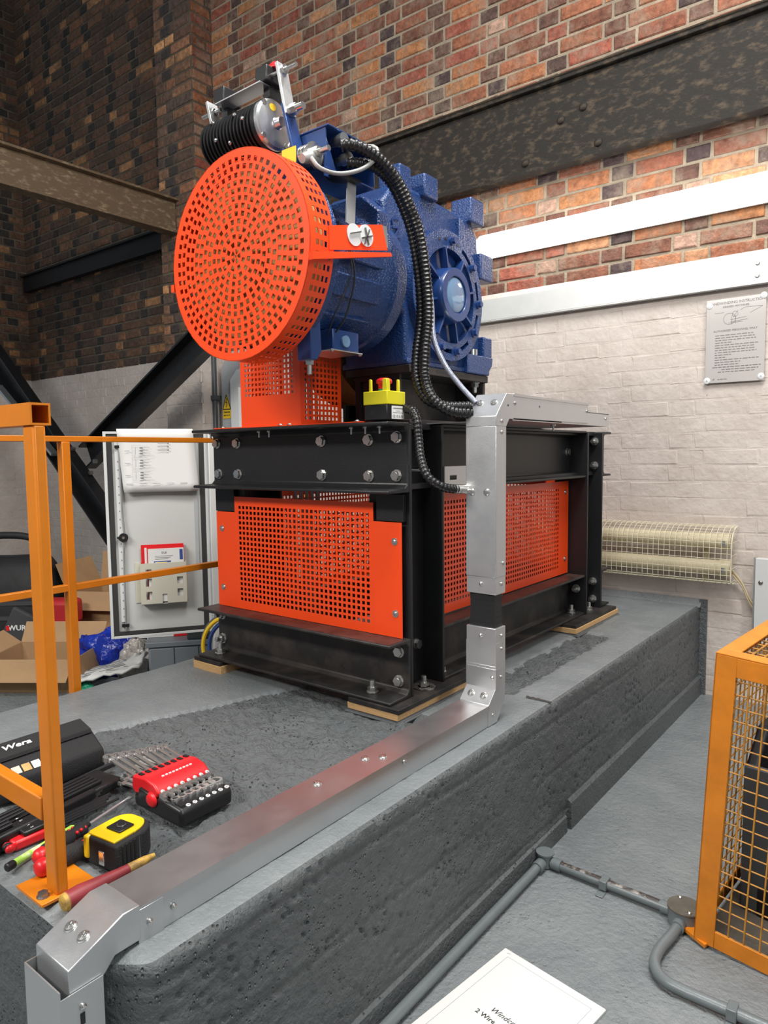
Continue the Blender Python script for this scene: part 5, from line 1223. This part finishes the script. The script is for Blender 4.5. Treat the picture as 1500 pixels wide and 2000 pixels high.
ps = thing('paper_sack', 'crumpled printed paper sack at the edge of the plinth', 'paper sack', (-2.02, .27, .03), local=True, rotz=.9, rot=(.0, -.25, .75))
b = MB(); V = []; F = []
for j in range(9):
    for i in range(13):
        u, v = -.17+.34*i/12, -.11+.22*j/8; V.append((u, v, .10+.025*fbm(Vector((u*9, v*9, 2)), 4)+.02*noise.noise(Vector((u*25, v*25, 5)))))
for j in range(8):
    for i in range(12): F.append((j*13+i, j*13+i+1, (j+1)*13+i+1, (j+1)*13+i))
o = b.add(V, F).build('sack_sheet', 'paper', ps, smooth=30); s_ = o.modifiers.new('thickness', 'SOLIDIFY'); s_.thickness = .012
for k in range(4): MB().box(-.12, .10-.02*k, -.07+.04*k, -.066+.04*k, .118, .121).build('sack_print', 'print_grey', ps, smooth=0)
cr = thing('storage_crate', 'grey plastic storage crate with a black lid behind the cabinet door', 'crate', (-1.86, .66, 0), local=True, rotz=math.radians(50))
box('crate_body', 'crate_grey', cr, -.24, .24, -.16, .16, 0, .235, .012); box('crate_rim', 'crate_grey', cr, -.25, .25, -.17, .17, .2352, .262, .004)
for x in (-.12, .0, .12): MB().box(x-.004, x+.004, -.166, -.160, .01, .23).build('crate_rib', 'crate_grey', cr)
bx = box('dark_case', 'crate_lid', cr, -.05, .26, -.16, .16, .2625, .315, .008)
rbk = thing('red_booklet_box', 'red and white carton lying on the grey crate', 'box', (-1.97, .53, .263), local=True, rotz=math.radians(50))
box('carton_body', 'white_label', rbk, -.12, .05, -.07, .07, 0, .04, .002); box('carton_end', 'red_plastic', rbk, .0502, .12, -.07, .07, 0, .04, .002)
bp_ = thing('printed_sack', 'black white and red printed sack below the cabinet door', 'sack', (-2.20, .66, 0), local=True, rotz=math.radians(45))
box('sack_body', 'bag_black', bp_, -.15, .13, -.06, .06, 0, .30, .03)
for k in range(6): MB().bar((-.13+.05*k, -.0615, .10), (-.09+.05*k, -.0615, .27), .008, .002, (0, 1, 0)).build('sack_stripe', 'white_label', bp_)
for x in (-.135, -.095): MB().box(x, x+.025, -.0625, -.0595, .235, .29).build('sack_patch', 'red_plastic', bp_, smooth=0)
gt = lump('green_rag', 'small green rag at the foot of the thin railing post', 'rag', (-1.62, -.17, .30), .06, .03, .02, 'green_label', .3, 9)
gt.location = (-2.08, .14, .05)
cl = thing('lifting_strop', 'yellow and blue coiled strap beyond the left end of the frame', 'strap', (-1.05, .22, .0))
ctr = Vector((-1.13, .30, .37))
for m_, r_, dy in (('yellow_label', .145, 0), ('print_blue', .128, .012), ('steel_dark', .156, .01)):
    MB().sweep([(ctr.x+r_*math.cos(2*PI*k/40), ctr.y+dy+.4*r_*math.cos(2*PI*k/40), ctr.z+r_*math.sin(2*PI*k/40)) for k in range(41)], .009, 8).build('strap_coil', m_, cl)

# ================================================================== TOOLS ON THE PLINTH
GZt = ZT+.002
ws = thing('wrench_set', 'red and black holder full of chrome combination spanners', 'wrench set', (-.06, -.735, GZt))
hb = MB().prism([(-.150, GZt), (.016, GZt), (.018, GZt+.030), (.010, GZt+.037), (-.060, GZt+.042), (-.150, GZt+.030)], 'y', -.805, -.672).build('holder_tray', 'black_plastic', ws, bevel=.008, seg=3)
MB().prism([(.004, GZt+.0375), (-.056, GZt+.0425), (-.056, GZt+.0435), (.004, GZt+.0385)], 'y', -.795, -.682).build('tray_recess', 'black_rubber', hb)
rh = MB().prism([(-.145, GZt+.028), (-.062, GZt+.040), (-.058, GZt+.052), (-.075, GZt+.066), (-.105, GZt+.072), (-.152, GZt+.066), (-.156, GZt+.04)], 'y', -.806, -.672).build('red_comb', 'red_plastic', ws, bevel=.005, seg=3)
for y in (-.812,): MB().prism([(-.125, GZt+.012), (-.085, GZt+.016), (-.080, GZt+.045), (-.12, GZt+.05)], 'y', y, y+.010).build('hinge_clip', 'black_plastic', rh, bevel=.003); 
MB().ball((-.080, -.807, GZt+.033), .018, .008, .016).build('hinge_boss', 'red_plastic', rh)
up_n = ['15', '14', '13', '12', '11', '10', '9', '7']; lo_n = ['16', '17', '18', '19', '21', '22', '24']
def spanner(y, x0, x1, z0, z1, w, rr_, name='wrench'):
    t = MB(); p, q = Vector((x0, y, z0)), Vector((x1, y, z1)); t.bar(p, q, w, .004)
    d = (q-p).normalized(); n = Vector((0, 1, 0)); u = d.cross(n)
    R = Matrix((d, n, u)).transposed()
    def ring(c, ro, ri, h, n_=18):
        V = []
        for s in (-h, h):
            for rad in (ro, ri):
                for k in range(n_):
                    a = 2*PI*k/n_; V.append(c+R @ Vector((rad*math.cos(a), rad*math.sin(a), s)))
        F = []
        for k in range(n_):
            j = (k+1) % n_; F += [(k, j, 2*n_+j, 2*n_+k), (n_+k, 3*n_+k, 3*n_+j, n_+j), (2*n_+k, 2*n_+j, 3*n_+j, 3*n_+k), (k, n_+k, n_+j, j)]
        t.add(V, F)
    ring(q+d*rr_*.8, rr_, rr_*.62, rr_*.38)
    # open jaw at the near end
    c = p-d*rr_*.7
    t.obox(c+d*rr_*.5, d*rr_*.35, n*rr_*.9, u*rr_*.35)
    for s in (-1, 1): t.obox(c+n*s*rr_*.72-d*rr_*.2, d*rr_*.6, n*rr_*.24, u*rr_*.35)
    return t.build(name, 'chrome', ws, smooth=40)
for k in range(8):
    y = -.796+k*.0162; L = .155-.010*k
    spanner(y, -.050, -.155-L*.62, GZt+.050, GZt+.066+.004, .0085-.0003*k, .0125-.0006*k)
    MB().box(-.138, -.124, y-.004, y+.004, GZt+.0672, GZt+.0712).build('comb_slot', 'black_rubber', rh, smooth=0)
    dc = MB().cyl((-.0615, y+.002, GZt+.0505), (-.0568, y+.002, GZt+.0512), .0048, 16).build('size_disc', 'white_label', rh)
    text('size_print', up_n[k], .0056, 'print_black', dc, (-.0564, y+.002, GZt+.0512), (0, 1, 0), (-.15, 0, 1))
for k in range(7):
    y = -.786+k*.0165; rr_ = .0095+.0011*k
    spanner(y, -.215-.012*k, -.035, GZt+.022, GZt+.040, .009, rr_)
    dc = MB().cyl((.0075, y+.006, GZt+.0365), (.0078, y+.006, GZt+.0385), .0048, 16).build('size_disc', 'white_label', hb)
    text('size_print', lo_n[k], .0056, 'print_black', dc, (.0078, y+.006, GZt+.0389), (0, 1, 0), (-1, 0, .1))
text('holder_print', 'WUERTH', .008, 'white_label', rh, (-.0885, -.735, GZt+.0705), (0, 1, 0), (-1, 0, -.2)) if False else None
for k in range(9): MB().box(-.090, -.086, -.775+k*.0088, -.770+k*.0088, GZt+.0685, GZt+.0705).build('holder_print', 'white_label', rh, smooth=0)

tm = thing('tape_measure', 'chunky yellow and black tape measure lying on its side', 'tape measure', (.005, -.925, GZt), local=True, rotz=math.radians(8))
def dshape(r):
    pts = [(.045, -.052), (.045, .0)]
    for k in range(9): a = k/8*PI/2; pts.append((.045-.034*(1-math.cos(a)), .0+.045*math.sin(a)))
    for k in range(9): a = PI/2+k/8*PI/2; pts.append((-.012+.030*math.cos(a), .012+.033*math.sin(a)))
    pts += [(-.042, -.045), (-.036, -.052)]
    return [(x*r, y*r) for x, y in pts]
tmb = MB().prism(dshape(1), 'z', 0, .052).build('rubber_body', 'black_matt', tm, bevel=.006, seg=3)
MB().prism([(x*.86-.006, y*.9) for x, y in dshape(1)], 'z', .0515, .0555).build('yellow_face', 'tape_yellow', tm, bevel=.003)
MB().box(-.043, -.030, -.056, .012, .010, .0535).build('yellow_edge', 'tape_yellow', tm, bevel=.004)
MB().box(-.020, .018, -.022, .012, .0557, .0595).build('belt_clip', 'black_plastic', tm, bevel=.003)
MB().sweep(catmull([(-.008, -.006, .0605), (0, -.012, .0605), (.008, -.006, .0605), (.006, .002, .0605)], .004), .001, 6).build('clip_mark', 'steel_dark', tm)
for k in range(4): MB().box(.0445, .0462, -.040+.009*k, -.036+.009*k, .004, .048).build('grip_rib', 'black_rubber', tm, bevel=.0008)
MB().box(-.002, .012, -.0545, -.0515, .008, .034).build('tape_hook', 'chrome', tm, bevel=.001)

def driver(label, p, q, hl, r, m_cap, blade=True, bands=3):
    p, q = Vector(p), Vector(q); d_ = (q-p); L = d_.length; rot = d_.to_track_quat('Z', 'Y').to_euler()
    t = thing('screwdriver', label, 'screwdriver', tuple(p), 'screwdrivers by the railing post', local=True); t.rotation_euler = rot
    MB().lathe((0, 0, 0), (0, 0, 1), [(.012, r*.8), (.02, r*.98), (.05, r), (hl*.62, r*.92), (hl*.72, r*.66), (hl*.80, r*.68), (hl*.90, r*.9), (hl*.97, r*.8), (hl, r*.4)], 24).build('handle', 'black_matt', t)
    MB().lathe((0, 0, 0), (0, 0, 1), [(-.006, r*.2), (-.003, r*.66), (.004, r*.9), (.014, r*.9)], 24).build('handle_cap', m_cap, t, smooth=60)
    for k in range(bands):
        for a in range(3):
            ang = 2*PI*a/3+.5; MB().ball((r*.72*math.cos(ang), r*.72*math.sin(ang), hl*(.74+.09*k)), r*.22, r*.22, hl*.032).build('handle_inlay', m_cap, t)
    if blade:
        MB().cyl((0, 0, hl), (0, 0, hl+.012), r*.36, 6).build('bolster', 'black_plastic', t)
        MB().cyl((0, 0, hl+.01), (0, 0, L-.014), .0034, 12).prism([(-.0034, L-.014), (.0034, L-.014), (.0052, L-.004), (.0045, L), (-.0045, L), (-.0052, L-.004)], 'y', -.0010, .0010).build('blade', 'galv', t)
    return t
driver('red and black screwdriver with its silver blade pointing at the spanner set', (-.083, -1.045, GZt+.018), (-.165, -.803, GZt+.012), .118, .0165, 'red_plastic')
d2 = driver('fat red capped screwdriver handle nearest the railing base plate', (-.045, -1.062, GZt+.019), (-.048, -.93, GZt+.017), .125, .018, 'red_plastic', False)
text('handle_print', 'PZ4', .007, 'white_label', d2, (0.0, 0, 0), X_, Zv) if False else None
gp_ = thing('lime_pen_tool', 'lime green slim tool with a black end by the railing', 'pen tool', (-.111, -1.088, GZt+.009), local=True)
gp_.rotation_euler = Vector((-.045, .16, .0)).to_track_quat('Z', 'Y').to_euler()
MB().lathe((0, 0, 0), (0, 0, 1), [(.014, .0068), (.06, .0066), (.065, .0060), (.15, .0052), (.155, .003)], 16).build('pen_body', 'lime', gp_)
MB().lathe((0, 0, 0), (0, 0, 1), [(0, .006), (.002, .0080), (.014, .0080), (.017, .0066)], 16).build('pen_end', 'black_rubber', gp_)
hk = thing('hex_key_set', 'red and black hex key holder fanned with black keys', 'hex key set', (-.20, -.98, GZt), local=True, rotz=math.radians(3))
MB().prism([(-.035, -.075), (.030, -.070), (.034, .0), (-.03, .0)], 'z', .0, .020).build('red_holder', 'red_plastic', hk, bevel=.005)
ht_ = MB().prism([(-.050, -.045), (.028, -.050), (.030, .015), (-.046, .015)], 'z', .0205, .030).build('black_clip', 'black_plastic', hk, bevel=.003)
for k, s in enumerate(('6', '5', '4', '3', '2')): text('size_print', s, .008, 'white_label', ht_, (-.036+.014*k, -.030, .0303), (1, 0, 0), (0, 1, 0))
for k in range(7):
    x = -.033+.0105*k; r_ = .0048-.0005*abs(k-2)
    MB().cyl((x*.9, -.01, .012), (x, .155-.012*(k % 3), .013), r_, 6).build('hex_key', 'black_plastic', hk)
    MB().ball((x*1.02, -.078, .012), .006, .010, .008).build('holder_finger', 'black_rubber' if k % 2 else 'red_plastic', hk)
tc_ = thing('black_tool_case', 'long black plastic tool case with a lid behind the hex keys', 'tool case', (-.27, -.92, GZt), local=True, rotz=math.radians(9))
MB().box(-.045, .045, -.26, .145, 0, .022).build('case_tray', 'black_plastic', tc_, bevel=.006)
for k in range(5): MB().box(-.030+.013*k, -.022+.013*k, -.22, .10, .0222, .030).build('tool_bar', 'black_rubber', tc_, bevel=.002)
MB().box(.047, .064, -.26, .06, 0, .034).build('case_hinge', 'black_plastic', tc_, bevel=.006)
MB().box(-.058, -.047, .02, .205, .004, .016).build('socket_handle', 'black_matt', tc_, bevel=.003)
pc = thing('tool_pouch', 'black folding tool pouch with green brand patch on the plinth', 'tool pouch', (-.43, -.95, GZt))
pb = MB().prism([(-.50, GZt), (-.372, GZt), (-.366, GZt+.020), (-.372, GZt+.048), (-.425, GZt+.082), (-.468, GZt+.094), (-.505, GZt+.05)], 'y', -1.22, -.742).build('pouch_body', 'pouch', pc, bevel=.006, seg=3)
MB().prism([(-.414, GZt+.078), (-.418, GZt+.088), (-.468, GZt+.102), (-.472, GZt+.094)], 'y', -1.22, -.748).build('pouch_flap', 'pouch', pb, bevel=.002)
fd = Vector((-.050, 0, .014)).normalized(); fn = Vector((.014, 0, .050)).normalized(); fo = Vector((-.443, 0, GZt+.0952))
q = fo+Vector((0, -.975, 0))+fn*.0006; MB().obox(q, (0, .014, 0), fd*.012, fn*.0006).build('green_patch', 'green_label', pb, smooth=0)
text('brand_print', 'Wera', .024, 'white_label', pb, tuple(fo+Vector((0, -.915, 0))+fn*.001), (0, 1, 0), tuple(fd), shear=.25, bold=.0006, sx=1.15)
sd_ = Vector((-.053, 0, .034)).normalized(); sn_ = Vector((.034, 0, .053)).normalized()
for k in range(3):
    q = Vector((-.390, -.940+.022*k, GZt+.0597)); MB().obox(q+sn_*.0005, (0, .009, 0), sd_*.010, sn_*.0008).build('info_patch', ('beige_plastic', 'brass_gold', 'white_label')[k], pb, smooth=0)
ch = thing('file_handle', 'old red painted file handle with yellow ends beside the trunking', 'tool handle', (.080, -1.082, GZt+.016), local=True)
ch.rotation_euler = Vector((.004, .15, .004)).to_track_quat('Z', 'Y').to_euler()
MB().lathe((0, 0, 0), (0, 0, 1), [(.006, .0155), (.03, .0165), (.06, .0135), (.10, .0095), (.118, .0085)], 20).build('handle', 'wood_red', ch)
MB().lathe((0, 0, 0), (0, 0, 1), [(-.002, .011), (.0, .014), (.007, .0156)], 20).build('handle_butt', 'wood_yellow', ch)
MB().lathe((0, 0, 0), (0, 0, 1), [(.118, .0086), (.15, .0075), (.17, .004)], 16).build('ferrule', 'wood_yellow', ch)
db = thing('drill_bit', 'loose dark twist drill bit on the plinth edge', 'drill bit', (.26, .304, ZT+.004))
b = MB()
for k in range(24):
    x = .221+.052*k/24; a = k*.75; b.box(x, x+.0022, .3045+.0007*math.cos(a)-.0025, .3045+.0007*math.cos(a)+.0025, ZT+.0015+.0008*math.sin(a), ZT+.0055+.0008*math.sin(a))
b.cyl((.272, .3045, ZT+.0035), (.305, .302, ZT+.0035), .0026, 10).build('drill_flutes', 'steel_dark', db)
tag(MB().cyl((-.27, -.735, ZT-.002), (-.27, -.735, ZT+.007), .026, 24).cyl((-.27, -.735, ZT+.007), (-.27, -.735, ZT+.011), .020, 24).build('access_disc', 'grey_paint', None), 'round painted-over disc on the plinth by the tool pouch', 'disc')
MB().box(.60, .612, .30, .304, .0, .004).build('tmp', 'magenta', None) if False else None
